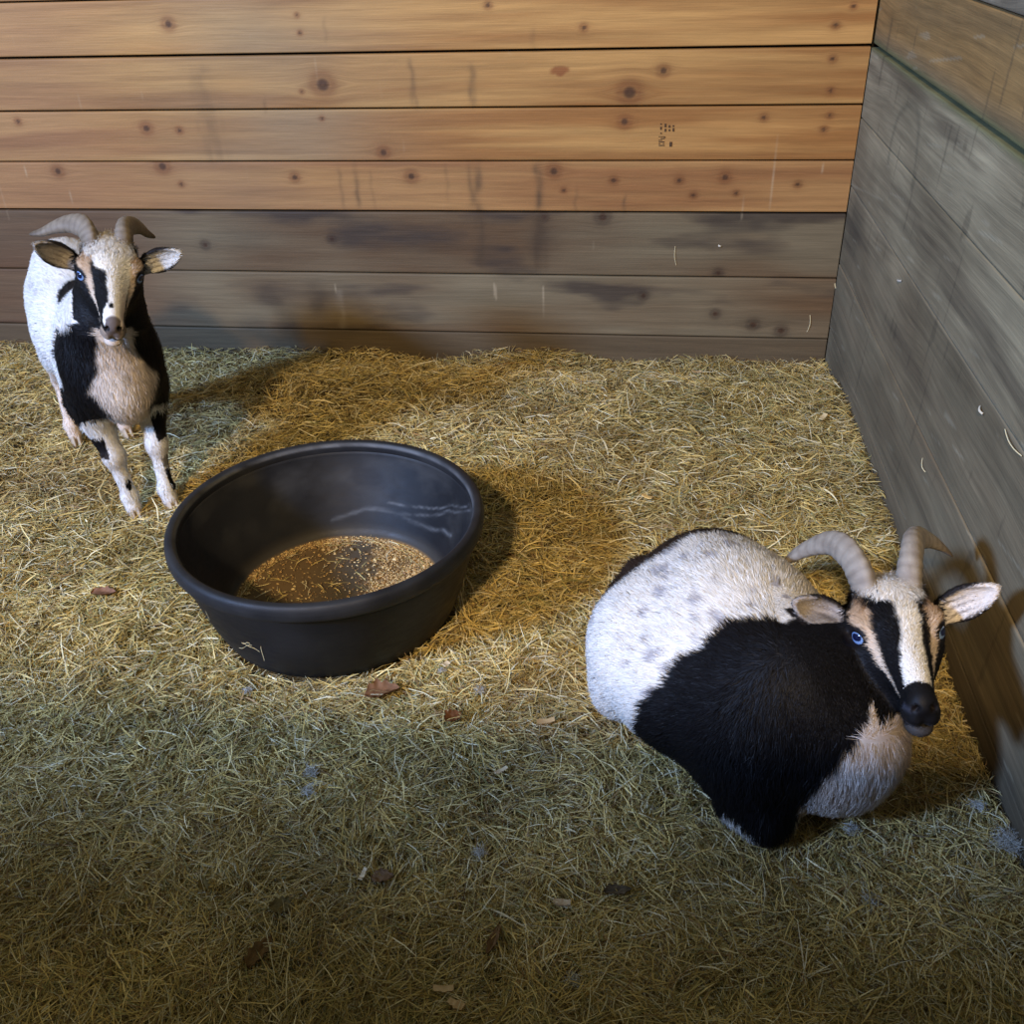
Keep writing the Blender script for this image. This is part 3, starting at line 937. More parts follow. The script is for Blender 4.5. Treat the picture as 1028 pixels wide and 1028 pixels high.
def horn_mesh(fr, pts, parent, s, r0=0.0205, col=None, twist=0.0):
    P = spline([(p[0], s * p[1], p[2]) for p in pts], 70)
    T_ = np.gradient(P, axis=0); T_ /= np.linalg.norm(T_, axis=1, keepdims=True)
    ref = np.array([0, s * 1.0, 0.25])
    n1 = ref - T_ * (T_ @ ref)[:, None]; n1 /= np.linalg.norm(n1, axis=1, keepdims=True)
    n2 = np.cross(T_, n1)
    t = np.linspace(0, 1, 70)
    r = r0 * (1 - t) ** 0.62 * (1 - 0.12 * t) + 0.0012
    ringn = 1 + 0.035 * np.sin(t ** 0.85 * 95) * (1 - t) + 0.02 * np.sin(t * 33 + 1)
    seg = 28
    b = np.linspace(0, 2 * np.pi, seg, endpoint=False)
    # keel on the front, flattened from side to side
    prof_ = 1 + 0.10 * np.cos(b) ** 3
    V = P[:, None] + (r * ringn)[:, None, None] * (n2[:, None] * (np.cos(b) * 1.12 * prof_)[None, :, None] + n1[:, None] * (np.sin(b) * 0.74)[None, :, None])
    i = np.arange(70 * seg).reshape(70, seg); j = np.roll(i, -1, 1)
    Fq = np.stack([i[:-1], j[:-1], j[1:], i[1:]], -1).reshape(-1, 4)
    V = V.reshape(-1, 3)
    tt = np.repeat(t, seg); bb = np.tile(b, 70)
    c = mix(lin([130, 120, 108]), lin([152, 143, 130]), np.clip(0.5 + fbm(tt * 22, np.cos(bb) * 2, np.sin(bb) * 2, oct=3, seed=6), 0, 1))
    c = mix(c, lin([78, 64, 52]), sstep(0.72, 1.0, tt) * 0.75)
    c = mix(c, lin([84, 72, 60]), np.clip(np.sin(tt ** 0.85 * 95) * -0.5, 0, 1) * 0.5)
    if col is not None:
        c = c * np.array(col)
    return mesh_np('horn', V @ fr[0].T + fr[1], [Fq], MAT_HORN, parent, c, True)


def hoof_mesh(pos, head, parent, size=1.0, cols=None, tilt=0.0):
    """one foot: two claws side by side; pos = middle of the sole, head = forward direction in the ground plane"""
    f = np.array([head[0], head[1], 0.0]); f /= np.linalg.norm(f)
    l = np.array([-f[1], f[0], 0.0]); u_ = np.array([0, 0, 1.0])
    VV, FF = [], []
    for s in (-1, 1):
        rings = []
        for (z, fw, rad_f, rad_s) in [(0.0, 0.006, 0.0185, 0.0082), (0.006, 0.005, 0.0182, 0.0084), (0.016, 0.001, 0.0155, 0.0078), (0.026, -0.003, 0.0125, 0.0068)]:
            b = np.linspace(0, 2 * np.pi, 20, endpoint=False)
            sharp = 1 + 0.18 * np.cos(b) ** 5
            rings.append(pos + f * (fw + rad_f * np.cos(b) * sharp)[:, None] * size + l * (s * 0.0066 + rad_s * np.sin(b) * (1 - 0.2 * np.cos(b)))[:, None] * size + u_ * z * size)
        Vr = np.concatenate(rings + [[rings[0].mean(0)], [rings[-1].mean(0)]])
        base = sum(len(v) for v in VV)
        for k in range(3):
            for q in range(20):
                q2 = (q + 1) % 20
                FF.append((base + k * 20 + q, base + k * 20 + q2, base + (k + 1) * 20 + q2, base + (k + 1) * 20 + q))
        for q in range(20):
            q2 = (q + 1) % 20
            FF.append((base + q2, base + q, base + 80, base + 80)); FF.append((base + 60 + q, base + 60 + q2, base + 81, base + 81))
        VV.append(Vr)
    V = np.concatenate(VV)
    quads = [q for q in FF if q[2] != q[3]]; tris = [q[:3] for q in FF if q[2] == q[3]]
    c = mix(lin([184, 164, 138]), lin([132, 114, 92]), np.clip(0.4 + fbm(V[:, 0] * 90, V[:, 1] * 90, V[:, 2] * 90, seed=3), 0, 1))
    return mesh_np('hoof', V, [np.array(quads), np.array(tris)], MAT_HORN, parent, c, True)


MAT_FUR = mat('goat_hair', 0.55, spec=0.12)
MAT_HORN = mat('horn', 0.55, spec=0.35)
nt = MAT_HORN.node_tree
tx = nt.nodes.new('ShaderNodeTexNoise'); tx.inputs['Scale'].default_value = 340; tx.inputs['Detail'].default_value = 4
bp = nt.nodes.new('ShaderNodeBump'); bp.inputs['Strength'].default_value = 0.4; bp.inputs['Distance'].default_value = 0.0012
nt.links.new(tx.outputs['Fac'], bp.inputs['Height']); nt.links.new(bp.outputs[0], nt.nodes['Principled BSDF'].inputs['Normal'])
MAT_EYE = mat('eye', 0.08, spec=0.6)


def coat(V, Q, Nv, paint, flow, length, n, seed, dens=None, width=0.0009):
    """short hair laid over the skin: tapering blades rooted on the surface, coloured where they grow"""
    r = np.random.default_rng(seed)
    A = np.linalg.norm(np.cross(V[Q[:, 2]] - V[Q[:, 0]], V[Q[:, 3]] - V[Q[:, 1]]), axis=1)
    if dens is not None:
        A = A * dens(V[Q].mean(1))
    fi = r.choice(len(Q), n, p=A / A.sum())
    a, b = r.uniform(0, 1, n), r.uniform(0, 1, n)
    def bil(X_):
        q = X_[Q[fi]]
        return q[:, 0] * ((1 - a) * (1 - b))[:, None] + q[:, 1] * (a * (1 - b))[:, None] + q[:, 2] * (a * b)[:, None] + q[:, 3] * ((1 - a) * b)[:, None]
    P, N_ = bil(V), bil(Nv)
    N_ /= np.linalg.norm(N_, axis=1, keepdims=True) + 1e-9
    D = flow(P)
    D = D + r.normal(0, 0.20, (n, 3)) + 0.25 * np.stack([vnoise(P[:, 0] * 38, P[:, 1] * 38, P[:, 2] * 38, 1 + k) for k in range(3)], -1)
    D = D - N_ * (D * N_).sum(1)[:, None]
    D /= np.linalg.norm(D, axis=1, keepdims=True) + 1e-9
    L_, lift = length(P)
    L_ = L_ * r.uniform(0.65, 1.25, n)
    lift = lift * r.uniform(0.5, 1.5, n)
    W = np.cross(N_, D)
    W = W * np.cos(0.5 * r.normal(0, 1, n))[:, None]; W /= np.linalg.norm(W, axis=1, keepdims=True)
    wd = width * r.uniform(0.7, 1.3, n)
    p0 = P - N_ * 0.0008
    p1 = P + D * (L_ * 0.5)[:, None] + N_ * (L_ * 0.5 * lift)[:, None]
    p2 = P + D * L_[:, None] + N_ * (L_ * 0.62 * lift)[:, None]
    hv_ = np.stack([p0 - W * wd[:, None] / 2, p0 + W * wd[:, None] / 2, p1 - W * wd[:, None] * 0.42, p1 + W * wd[:, None] * 0.42, p2], 1)
    c = paint(P + r.normal(0, 0.0012, (n, 3)))
    c = np.clip(c * r.uniform(0.80, 1.16, n)[:, None], 0.002, 1)
    nn_ = N_ + W * r.normal(0, 0.30, n)[:, None] + D * r.normal(0.05, 0.22, n)[:, None]
    nn_ /= np.linalg.norm(nn_, axis=1, keepdims=True)
    i = np.arange(n) * 5
    q = np.stack([i + 1, i, i + 2, i + 3], -1); t = np.stack([i + 3, i + 2, i + 4], -1)
    return hv_.reshape(-1, 3), q, t, np.repeat(c, 5, 0), np.repeat(nn_, 5, 0)


def build_body(name, F, paint, flow, length, n, seed, root, dens=None, width=0.0009):
    V, Q = F.surface()
    V = smooth_verts(V, Q, 1, 0.5)
    Nv = vnormals(V, Q)
    # outward check
    c0 = V.mean(0)
    if ((V - c0) * Nv).sum() < 0:
        Nv = -Nv; Q = Q[:, ::-1]
    C0 = paint(V)
    hv_, q, t, hc_, hn = coat(V, Q, Nv, paint, flow, length, n, seed, dens, width)
    b = len(V)
    return mesh_np(name, np.concatenate([V, hv_]), [np.concatenate([Q, q + b]), t + b], MAT_FUR, root,
                   np.concatenate([C0 * 0.92, hc_]), True, np.concatenate([Nv, hn]))


HORN_PTS = [(-0.058, 0.027, 0.030), (-0.068, 0.033, 0.062), (-0.095, 0.044, 0.088), (-0.140, 0.060, 0.094), (-0.185, 0.085, 0.078), (-0.218, 0.112, 0.055), (-0.235, 0.136, 0.030)]


def frame(origin, hx, hy):
    h = np.array([hx, hy]) / np.hypot(hx, hy)
    R_ = np.array([[h[0], -h[1], 0], [h[1], h[0], 0], [0, 0, 1.0]])
    return R_, np.array(origin, float)


def goat_root(name, origin, label):
    r = bpy.data.objects.new(name, None)
    link(r)
    tag(r, label, 'goat', 'goats in the stall')
    r.location = origin
    r.empty_display_size = 0.1
    return r


# ------------------------------------------------------------------ the standing goat
R1, O1 = frame((-1.677, -1.041, 0.0), 0.658, -0.753)
# the head frame in the goat's own frame
HR1w = np.array([[0.44581758, 0.86701138, 0.22257122], [-0.88919338, 0.45753002, -0.00119375], [-0.10286801, -0.19737666, 0.9749157]])
HT1w = np.array([-1.62109312, -1.06338238, 0.56542393])
H1 = (R1.T @ HR1w, R1.T @ (HT1w - O1))
goat1 = goat_root('goat', O1, 'black and white goat standing at the left beside the back wall, facing the camera')
goat1.location.z = -0.006
goat1.rotation_euler = (0, 0, math.atan2(R1[1, 0], R1[0, 0]))


def standing_field():
    F = Field((-0.66, -0.22, -0.005), (0.24, 0.24, 0.70), 0.0033)
    F.ell((-0.26, 0.014, 0.385), (0.225, 0.108, 0.120), k=0.05)
    F.ell((-0.26, 0.018, 0.345), (0.165, 0.120, 0.125), k=0.05)          # full belly
    F.ell((-0.04, 0, 0.350), (0.105, 0.085, 0.120), k=0.05)               # chest
    F.ell((0.035, 0, 0.330), (0.060, 0.060, 0.085), rot=(0, -0.3, 0), k=0.05)     # breast
    F.ell((-0.395, 0.022, 0.415), (0.115, 0.085, 0.102), k=0.05)              # rump
    F.ell((-0.09, 0, 0.465), (0.085, 0.042, 0.045), k=0.05)               # withers
    F.ell((-0.36, 0.020, 0.490), (0.130, 0.055, 0.035), k=0.05)
    hb = H1[0] @ np.array([-0.055, 0, -0.035]) + H1[1]
    F.cone((-0.045, 0.0, 0.400), (0.005, 0.012, 0.470), 0.088, 0.068, k=0.06)
    F.cone((0.005, 0.012, 0.470), hb, 0.068, 0.050, k=0.04)
    for s in (-1, 1):
        F.ell((-0.035, s * 0.068, 0.330), (0.062, 0.036, 0.100), rot=(0, 0.15, 0), k=0.04)       # shoulder
        kn = (-0.012, s * 0.048, 0.150)
        F.cone((-0.045, s * 0.066, 0.275), kn, 0.040, 0.0215, k=0.035)
        F.ell((-0.009, s * 0.048, 0.148), (0.0225, 0.0215, 0.026), k=0.015)
        F.cone(kn, (0.003 if s < 0 else 0.018, s * 0.040, 0.052), 0.019, 0.0150, k=0.015)
        F.ell((0.000 + (0.015 if s > 0 else 0), s * 0.040, 0.046), (0.0185, 0.0185, 0.020), k=0.012)
        F.cone((0.000 + (0.015 if s > 0 else 0), s * 0.040, 0.044), (0.012 + (0.015 if s > 0 else 0), s * 0.040, 0.022), 0.0165, 0.0175, k=0.010)
    # hind legs
    for s, hx_, hy_ in ((-1, -0.452, -0.061), (1, -0.416, 0.060)):
        F.ell((-0.410, 0.022 + s * 0.060, 0.325), (0.088, 0.045, 0.115), rot=(0, -0.25, 0), k=0.045)
        F.cone((-0.385, 0.025 + s * 0.070, 0.270), (hx_ - 0.035, hy_ + 0.010, 0.170), 0.046, 0.0220, k=0.035)
        F.ell((hx_ - 0.040, hy_ + 0.010, 0.168), (0.022, 0.0165, 0.028), rot=(0, 0.4, 0), k=0.015)
        F.cone((hx_ - 0.035, hy_ + 0.010, 0.165), (hx_ - 0.012, hy_, 0.050), 0.0185, 0.0150, k=0.012)
        F.ell((hx_ - 0.010, hy_, 0.046), (0.0180, 0.0170, 0.020), k=0.012)
        F.cone((hx_ - 0.010, hy_, 0.044), (hx_, hy_, 0.022), 0.0160, 0.0165, k=0.010)
    F.chain([(-0.49, 0, 0.46), (-0.535, -0.005, 0.44), (-0.555, -0.012, 0.37)], [0.024, 0.020, 0.010], k=0.02)
    add_head(F, H1)
    return F


BLACK, WHITE, TAN = lin([17, 16, 18]), lin([220, 215, 208]), lin([196, 170, 146])


def ears_and_head(P, fr, c, which):
    H = head_xyz(P, fr)
    fc, ear, er = face_paint(H, which)
    x, y, z = H[:, 0], H[:, 1], H[:, 2]
    neckd = x + 0.075 + 0.35 * (z + 0.02)           # behind this the neck starts
    hw_ = np.interp(x, [-0.10, 0.02, 0.06, 0.12, 0.15], [0.072, 0.072, 0.050, 0.036, 0.030])
    if which == 2:
        nd = np.sqrt((x + 0.080) ** 2 + (y + 0.030) ** 2 + (z + 0.050) ** 2)
        c = mix(c, BLACK, sstep(0.104, 0.098, nd) * (x < 0.0) * (z > -0.12))
    zl_ = np.interp(x, [-0.08, -0.02, 0.05, 0.09, 0.14], [-0.060, -0.088, -0.098, -0.108, -0.112])
    hm = sstep(-0.015, 0.0, neckd) * (np.abs(y) < hw_) * (x > -0.12) * (z > zl_) * (x < 0.2)
    c = mix(c, fc, hm)
    # ear colours
    em = (np.abs(y) > 0.066) & (np.abs(y) < 0.16) & (x > -0.085) & (x < 0.03) & (z > -0.045) & (z < 0.09)
    s = np.sign(y)
    b = np.array([-0.052, 0.056, -0.002]); t = np.array([-0.015, 0.131, 0.049]); ax = (t - b) / np.linalg.norm(t - b)
    q = np.stack([x - b[0], np.abs(y) - b[1], z - b[2]], -1)
    f = np.array([0.90, -0.15, 0.05]); f -= ax * (f @ ax); f /= np.linalg.norm(f)
    wv = np.cross(f, ax)
    al, fr_, wi = q @ ax, q @ f, q @ wv
    L_ = np.linalg.norm(t - b)
    hw = 0.0245 * np.sqrt(np.clip(1 - ((al / L_ - 0.54) / 0.56) ** 2, 0.02, 1))
    edge = sstep(0.70, 0.88, np.abs(wi) / hw)
    inside = (1 - edge) * sstep(-0.0035, -0.0015, fr_ - 0.0 * wi + 0.0)
    ec = np.tile(lin([34, 30, 30]), (len(x), 1))
    incol = mix(lin([216, 206, 196]) if which == 2 else lin([196, 190, 180]), lin([58, 50, 48]),
                np.clip((np.sin(wi * 650 + al * 60) * 0.6 + 0.1 - sstep(0.4, 0.9, al / L_) * 0.7), 0, 1) * (np.abs(wi) < hw * 0.6))
    rs = sstep(0, 1, -s)                           # the animal's right ear is darker inside
    incol = mix(incol, lin([104, 92, 84]), (s < 0) * 0.6)
    front = (fr_ > -0.010 + 0.25 * np.abs(wi))
    ec = mix(ec, incol, np.clip((1 - edge) * front, 0, 1))
    em = em & (np.abs(fr_) < 0.022) & (np.abs(wi) < 0.034) & ((al / L_ - 0.52) ** 2 / 0.36 + (wi / 0.030) ** 2 < 1)
    return mix(c, ec, em.astype(float))


def freckles(P, lo, hi, n, seed, r0=0.007, r1=0.015):
    r = np.random.default_rng(seed)
    S = r.uniform(lo, hi, (n, 3)); rr = r.uniform(r0, r1, n)
    m = np.zeros(len(P))
    wob = 0.004 * fbm(P[:, 0] * 90, P[:, 1] * 90, P[:, 2] * 90, oct=2, seed=seed)
    for q, s_ in zip(S, rr):
        near = (np.abs(P - q) < s_ * 2).all(1)
        if near.any():
            d = np.linalg.norm(P[near] - q, axis=1) + wob[near]
            m[near] = np.maximum(m[near], sstep(s_ * 1.15, s_ * 0.55, d))
    return m


def paint1(P):
    x, y, z = P[:, 0], P[:, 1], P[:, 2]
    w = 0.016 * fbm(x * 22, y * 22, z * 22, oct=3, seed=31)
    c = np.tile(WHITE, (len(x), 1))
    c = mix(c, lin([150, 142, 142]), freckles(P, (-0.5, -0.18, 0.22), (-0.1, 0.18, 0.55), 1100, 5, 0.006, 0.013) * 0.5 * (x < -0.1))
    # tan chest and underside
    # black band: neck sides, shoulders, upper front legs
    rear = -0.082 + 0.20 * (0.36 - z) + w + (y < 0.01) * (0.066 + 2.6 * np.clip(z - 0.450, 0, 0.09)) - 0.075 * sstep(0.35, 0.29, z) * (y < 0.01)
    blk = sstep(-0.006, 0.006, x - rear) * (z > 0.232 + 0.4 * (x + 0.04) + w)
    nar = np.interp(z, [0.20, 0.26, 0.30, 0.34, 0.38, 0.44, 0.50], [0.036, 0.028, 0.050, 0.074, 0.050, 0.034, 0.024])
    chest = sstep(-0.005, 0.005, nar + w * 0.9 - np.abs(y + 0.002)) * sstep(-0.01, 0.01, x - np.interp(z, [0.2, 0.3, 0.5], [-0.10, 0.0, 0.02]))
    c = mix(c, BLACK, blk)
    under = ((np.abs(y) < 0.045) & (z < 0.27)).astype(float)
    c = mix(c, lin([200, 184, 168]), np.maximum(chest, under * (x > -0.2)))
    c = mix(c, lin([228, 214, 198]), chest * sstep(0.0, 0.5, fbm(x * 30, y * 30, z * 9, seed=39)) * 0.7)
    # small brown lock in the middle of the chest
    c = mix(c, BLACK, np.exp(-((y + 0.000) / 0.007) ** 2 - ((z - 0.365) / 0.010) ** 2) * (x > 0) * 0.45)
    # patch on the far side of the back of the neck, dark edge of the haunch
    d = np.sqrt(((x + 0.135) / 0.055) ** 2 + ((z - 0.520) / 0.048) ** 2 + ((y + 0.050) / 0.060) ** 2) + 10 * w
    c = mix(c, BLACK, sstep(1.1, 0.95, d))
    c = mix(c, BLACK, sstep(0.01, -0.01, np.abs(x + 0.455 + w) - 0.022) * (z > 0.30))
    c = mix(c, lin([222, 192, 176]), sstep(-0.475, -0.485, x) * (z > 0.28) * 0.8)
    # left shoulder back: thin pale line
    # legs
    leg = z < 0.235
    fore = leg & (x > -0.15)
    c = mix(c, lin([226, 214, 202]), (leg & ~fore) * 1.0)
    c = mix(c, lin([222, 196, 172]), (leg & ~fore) * 0.45)
    lf = fore & (y > 0)
    c = mix(c, WHITE, fore * sstep(0.236, 0.222, z) * 1.0)
    c = mix(c, BLACK, (lf & (y > 0.048) & (z > 0.165) & (z < 0.25)) * 1.0)
    c = mix(c, BLACK, (lf & (np.abs(z - 0.115) < 0.013) & (y > 0.045)) * 0.8)
    c = mix(c, BLACK, (lf & (y > 0.046 - 0.1 * (z - 0.08)) & (z > 0.045) & (z < 0.098)) * 1.0)
    rf = fore & (y < 0)
    c = mix(c, BLACK, (rf & (y < -0.060) & (z > 0.155) & (z < 0.205)) * 1.0)
    c = mix(c, BLACK, (rf & (np.hypot((y + 0.038) / 0.007, (z - 0.082) / 0.014) < 1) & (x > 0.0)) * 1.0)
    c = mix(c, lin([170, 150, 132]), fore * np.exp(-((z - 0.135) / 0.02) ** 2) * 0.35)
    c = mix(c, lin([150, 120, 84]), sstep(0.05, 0.01, z) * 0.3)
    return ears_and_head(P, H1, c, 1)


def flow_fn(fr, back, down):
    """hair runs back along the body, down the legs and breast, and from the nose up and back over the face"""
    def fn(P):
        H = head_xyz(P, fr)
        D = np.tile(np.array(back, float), (len(P), 1))
        D[:, 2] += -0.9 * sstep(0.42, 0.15, P[:, 2]) if down else -0.55
        low = P[:, 2] < 0.22
        if down:
            D[low] = np.array([0.0, 0, -1.0])
            br = (P[:, 0] > -0.02) & ~low
            D[br] = np.array([0.1, 0, -1.0])
        if not down:
            k_ = sstep(-0.10, 0.0, P[:, 0])[:, None]
            D = D * (1 - k_) + np.array([0.15, -0.15, -1.0]) * k_
        hd = (H[:, 0] > -0.085) & (H[:, 0] < 0.17) & (np.abs(H[:, 1]) < 0.075) & (H[:, 2] > -0.115) & (H[:, 2] < 0.09)
        dv = np.stack([np.full(len(P), -1.0), np.sign(H[:, 1]) * 0.5 * sstep(0, 0.03, np.abs(H[:, 1])), np.full(len(P), 0.0)], -1)
        poll = (H[:, 0] < -0.02) & (H[:, 2] > 0.0)
        dv[poll] = np.stack([np.full(poll.sum(), 0.9), H[poll, 1] * 12, np.full(poll.sum(), 0.2)], -1)
        ear = np.abs(H[:, 1]) > 0.07
        D[hd] = (dv @ fr[0].T)[hd]
        eh = ear & (H[:, 0] > -0.09) & (H[:, 0] < 0.03) & (np.abs(H[:, 1]) < 0.16) & (H[:, 2] > -0.05) & (H[:, 2] < 0.09)
        ed = np.stack([np.full(len(P), 0.35), np.sign(H[:, 1]) * 0.8, np.full(len(P), 0.5)], -1) @ fr[0].T
        D[eh] = ed[eh]
        return D
    return fn


def length_fn(fr, body_len, down):
    def fn(P):
        H = head_xyz(P, fr)
        L_ = np.full(len(P), body_len)
        lift = np.full(len(P), 0.30)
        low = P[:, 2] < (0.22 if down else 0.0)
        L_[low] = 0.009
        br = (P[:, 0] > -0.03) & ~low
        L_[br] = body_len * 1.25; lift[br] = 0.26
        hd = (H[:, 0] > -0.09) & (H[:, 0] < 0.18) & (np.abs(H[:, 1]) < 0.16) & (H[:, 2] > -0.105) & (H[:, 2] < 0.09)
        L_[hd] = np.interp(H[hd, 0], [-0.09, -0.04, 0.02, 0.10, 0.13], [0.016, 0.013, 0.0075, 0.0045, 0.0022])
        lift[hd] = 0.28
        po = hd & (H[:, 0] < -0.02) & (H[:, 2] > 0.015) & (np.abs(H[:, 1]) < 0.045)
        L_[po] = 0.018; lift[po] = 0.55
        er = hd & (np.abs(H[:, 1]) > 0.068)
        L_[er] = 0.006
        for s in (-1, 1):                     # bare rims of the eyes
            d = np.sqrt((H[:, 0] - 0.009) ** 2 + (H[:, 1] - s * 0.057) ** 2 + H[:, 2] ** 2)
            L_[d < 0.0195] = 0.0010
        return L_, lift
    return fn


def head_dens(fr):
    def fn(P):
        H = head_xyz(P, fr)
        hd = (H[:, 0] > -0.09) & (H[:, 0] < 0.18) & (np.abs(H[:, 1]) < 0.16) & (H[:, 2] > -0.105) & (H[:, 2] < 0.09)
        return np.where(hd & (H[:, 0] > 0.128) & (H[:, 2] > -0.072), 0.0, np.where(hd, 2.6, 1.0))
    return fn


build_body('body', standing_field(), paint1, flow_fn(H1, (-1, 0, -0.1), True), length_fn(H1, 0.015, True), 95000, 1, goat1, head_dens(H1))
for s in (-1, 1):
    eye_mesh('eye', H1, s, goat1)
HP1 = [(-0.058, 0.027, 0.030), (-0.064, 0.034, 0.050), (-0.082, 0.045, 0.064), (-0.110, 0.070, 0.060), (-0.135, 0.100, 0.042), (-0.150, 0.125, 0.024), (-0.165, 0.150, 0.012)]
HP1L = [(-0.058, 0.027, 0.030), (-0.066, 0.029, 0.054), (-0.090, 0.032, 0.066), (-0.130, 0.045, 0.060), (-0.165, 0.062, 0.044), (-0.190, 0.080, 0.022), (-0.205, 0.098, 0.008)]
horn_mesh(H1, HP1, goat1, -1, 0.0265, (0.66, 0.61, 0.55))
horn_mesh(H1, HP1L, goat1, 1, 0.0265, (0.66, 0.61, 0.55))
hoof_mesh(np.array([0.017, -0.040, 0.0]), (1, -0.05), goat1)
hoof_mesh(np.array([0.032, 0.040, 0.0]), (1, 0.1), goat1)
hoof_mesh(np.array([-0.447, -0.061, 0.0]), (1, -0.1), goat1)
hoof_mesh(np.array([-0.411, 0.060, 0.0]), (1, 0.1), goat1)

# ------------------------------------------------------------------ the resting goat
R2, O2 = frame((-0.30, -1.83, 0.0), 0.33, -0.944)
HR2w = np.array([[-0.01879632, 0.99019916, -0.13839194], [-0.95089621, 0.0250653, 0.30849331], [0.30893865, 0.13739491, 0.94110549]])
HT2w = np.array([-0.18898348, -1.74768651, 0.29836727])
H2 = (R2.T @ HR2w, R2.T @ (HT2w - O2))
goat2 = goat_root('goat', O2, 'black and white horned goat lying on the hay beside the weathered right wall')
goat2.rotation_euler = (0, 0, math.atan2(R2[1, 0], R2[0, 0]))


def w2(x, y, z):                    # world point -> resting goat's frame
    return R2.T @ (np.array([x, y, z]) - O2)


def resting_field():
    F = Field((-0.56, -0.30, -0.01), (0.24, 0.32, 0.44), 0.0033)
    F.ell(w2(-0.385, -1.62, 0.155), (0.215, 0.145, 0.150), rot=(0, 0, 0.0), k=0.06)      # barrel
    F.ell(w2(-0.465, -1.635, 0.105), (0.165, 0.130, 0.110), rot=(0, 0, 0.1), k=0.07)     # belly spreading to its right
    F.ell(w2(-0.325, -1.57, 0.095), (0.150, 0.100, 0.100), k=0.06)                       # left side and thigh
    F.ell(w2(-0.500, -1.560, 0.110), (0.120, 0.125, 0.115), k=0.05)
    F.ell(w2(-0.430, -1.475, 0.150), (0.095, 0.110, 0.105), k=0.05)                      # rump
    F.ell(w2(-0.335, -1.765, 0.160), (0.120, 0.110, 0.125), k=0.06)                      # shoulders
    F.ell(w2(-0.252, -1.808, 0.132), (0.082, 0.085, 0.103), k=0.05)                      # breast
    F.ell(w2(-0.395, -1.800, 0.110), (0.085, 0.055, 0.100), rot=(0, 0, 0.15), k=0.05)    # right shoulder blade / upper arm
    hb = H2[0] @ np.array([-0.075, 0, -0.030]) + H2[1]
    hb2 = H2[0] @ np.array([-0.065, 0, -0.052]) + H2[1]
    F.cone(w2(-0.32, -1.76, 0.200), hb, 0.098, 0.046, k=0.045)
    F.cone(w2(-0.250, -1.790, 0.165), hb2, 0.085, 0.036, k=0.035)
    # folded fore legs: elbow, knee on the hay, cannon tucked back
    F.chain([w2(-0.375, -1.79, 0.080), w2(-0.350, -1.862, 0.042)], [0.058, 0.036], k=0.04)
    F.chain([w2(-0.352, -1.864, 0.034), w2(-0.400, -1.835, 0.020)], [0.028, 0.018], k=0.02)
    F.chain([w2(-0.22, -1.76, 0.075), w2(-0.240, -1.800, 0.050)], [0.045, 0.030], k=0.04)
    # hind legs folded along the belly
    F.chain([w2(-0.52, -1.50, 0.085), w2(-0.575, -1.625, 0.045)], [0.065, 0.035], k=0.05)
    F.chain([w2(-0.575, -1.625, 0.030), w2(-0.54, -1.53, 0.022)], [0.024, 0.018], k=0.02)
    F.chain([w2(-0.31, -1.47, 0.085), w2(-0.235, -1.59, 0.050)], [0.070, 0.042], k=0.05)
    F.chain([w2(-0.48, -1.44, 0.165), w2(-0.545, -1.445, 0.165), w2(-0.585, -1.475, 0.145)], [0.026, 0.020, 0.010], k=0.02)
    add_head(F, H2)
    return F


def paint2(P):
    W = P @ R2.T + O2
    x, y, z = W[:, 0], W[:, 1], W[:, 2]
    w = 0.014 * fbm(x * 24, y * 24, z * 24, oct=3, seed=51)
    c = np.tile(WHITE, (len(x), 1))
    # soft grey-brown freckles
    c = mix(c, lin([112, 108, 122]), freckles(P, (-0.55, -0.30, 0.0), (-0.05, 0.3, 0.33), 1500, 8, 0.006, 0.014) * 0.62)
    c = mix(c, lin([206, 184, 156]), sstep(-0.36, -0.27, x + 0.3 * (y + 1.6)) * 0.5)
    # dark hair along the top of the haunches and tail
    rim = sstep(-1.488, -1.468, y + w * 1.2 + 0.5 * np.clip(x + 0.36, 0, 1) * -1 + 0.5 * np.clip(-0.46 - x, 0, 1))
    rim = np.maximum(rim, sstep(0.0, 0.02, (y + 1.455) - 0.55 * np.abs(x + 0.53) + w) * (x < -0.46) * 1.0)
    c = mix(c, lin([44, 34, 28]), rim)
    # black front half
    ring = -1.715 - 0.30 * np.clip(x + 0.40, 0, 0.06) + 1.0 * np.clip(x + 0.34, 0, 0.12) - 0.30 * np.clip(-0.40 - x, 0, 0.3) - 0.10 * (z - 0.2)
    blk = sstep(0.005, -0.005, y - ring + w * 1.4)
    c = mix(c, BLACK * 0.9, blk)
    # tan-white breast
    bx = np.interp(z, [0.0, 0.05, 0.12, 0.20, 0.27, 0.32], [-0.325, -0.312, -0.294, -0.272, -0.190, -0.05])
    br = sstep(-0.006, 0.006, x - bx + w * 1.5) * (y < -1.72) * blk
    c = mix(c, mix(lin([186, 164, 146]), lin([214, 204, 196]), np.clip(0.5 + fbm(x * 50, y * 50, z * 12, seed=58), 0, 1)), br)
    # white sock at the folded knee
    d = np.sqrt(((x + 0.385) / 0.034) ** 2 + ((y + 1.872) / 0.032) ** 2 + ((z - 0.018) / 0.020) ** 2)
    c = mix(c, WHITE, sstep(1.2, 0.9, d))
    return ears_and_head(P, H2, c, 2)


def len2(P):
    L_, lift = length_fn(H2, 0.017, False)(P)
    H = head_xyz(P, H2)
    return L_, lift


build_body('body', resting_field(), paint2, flow_fn(H2, (-1, 0, -0.2), False), len2, 150000, 2, goat2, head_dens(H2), 0.00085)
for s in (-1, 1):
    eye_mesh('eye', H2, s, goat2)
for s in (-1, 1):
    horn_mesh(H2, HORN_PTS, goat2, s, 0.0265, (1.0, 0.97, 0.94))
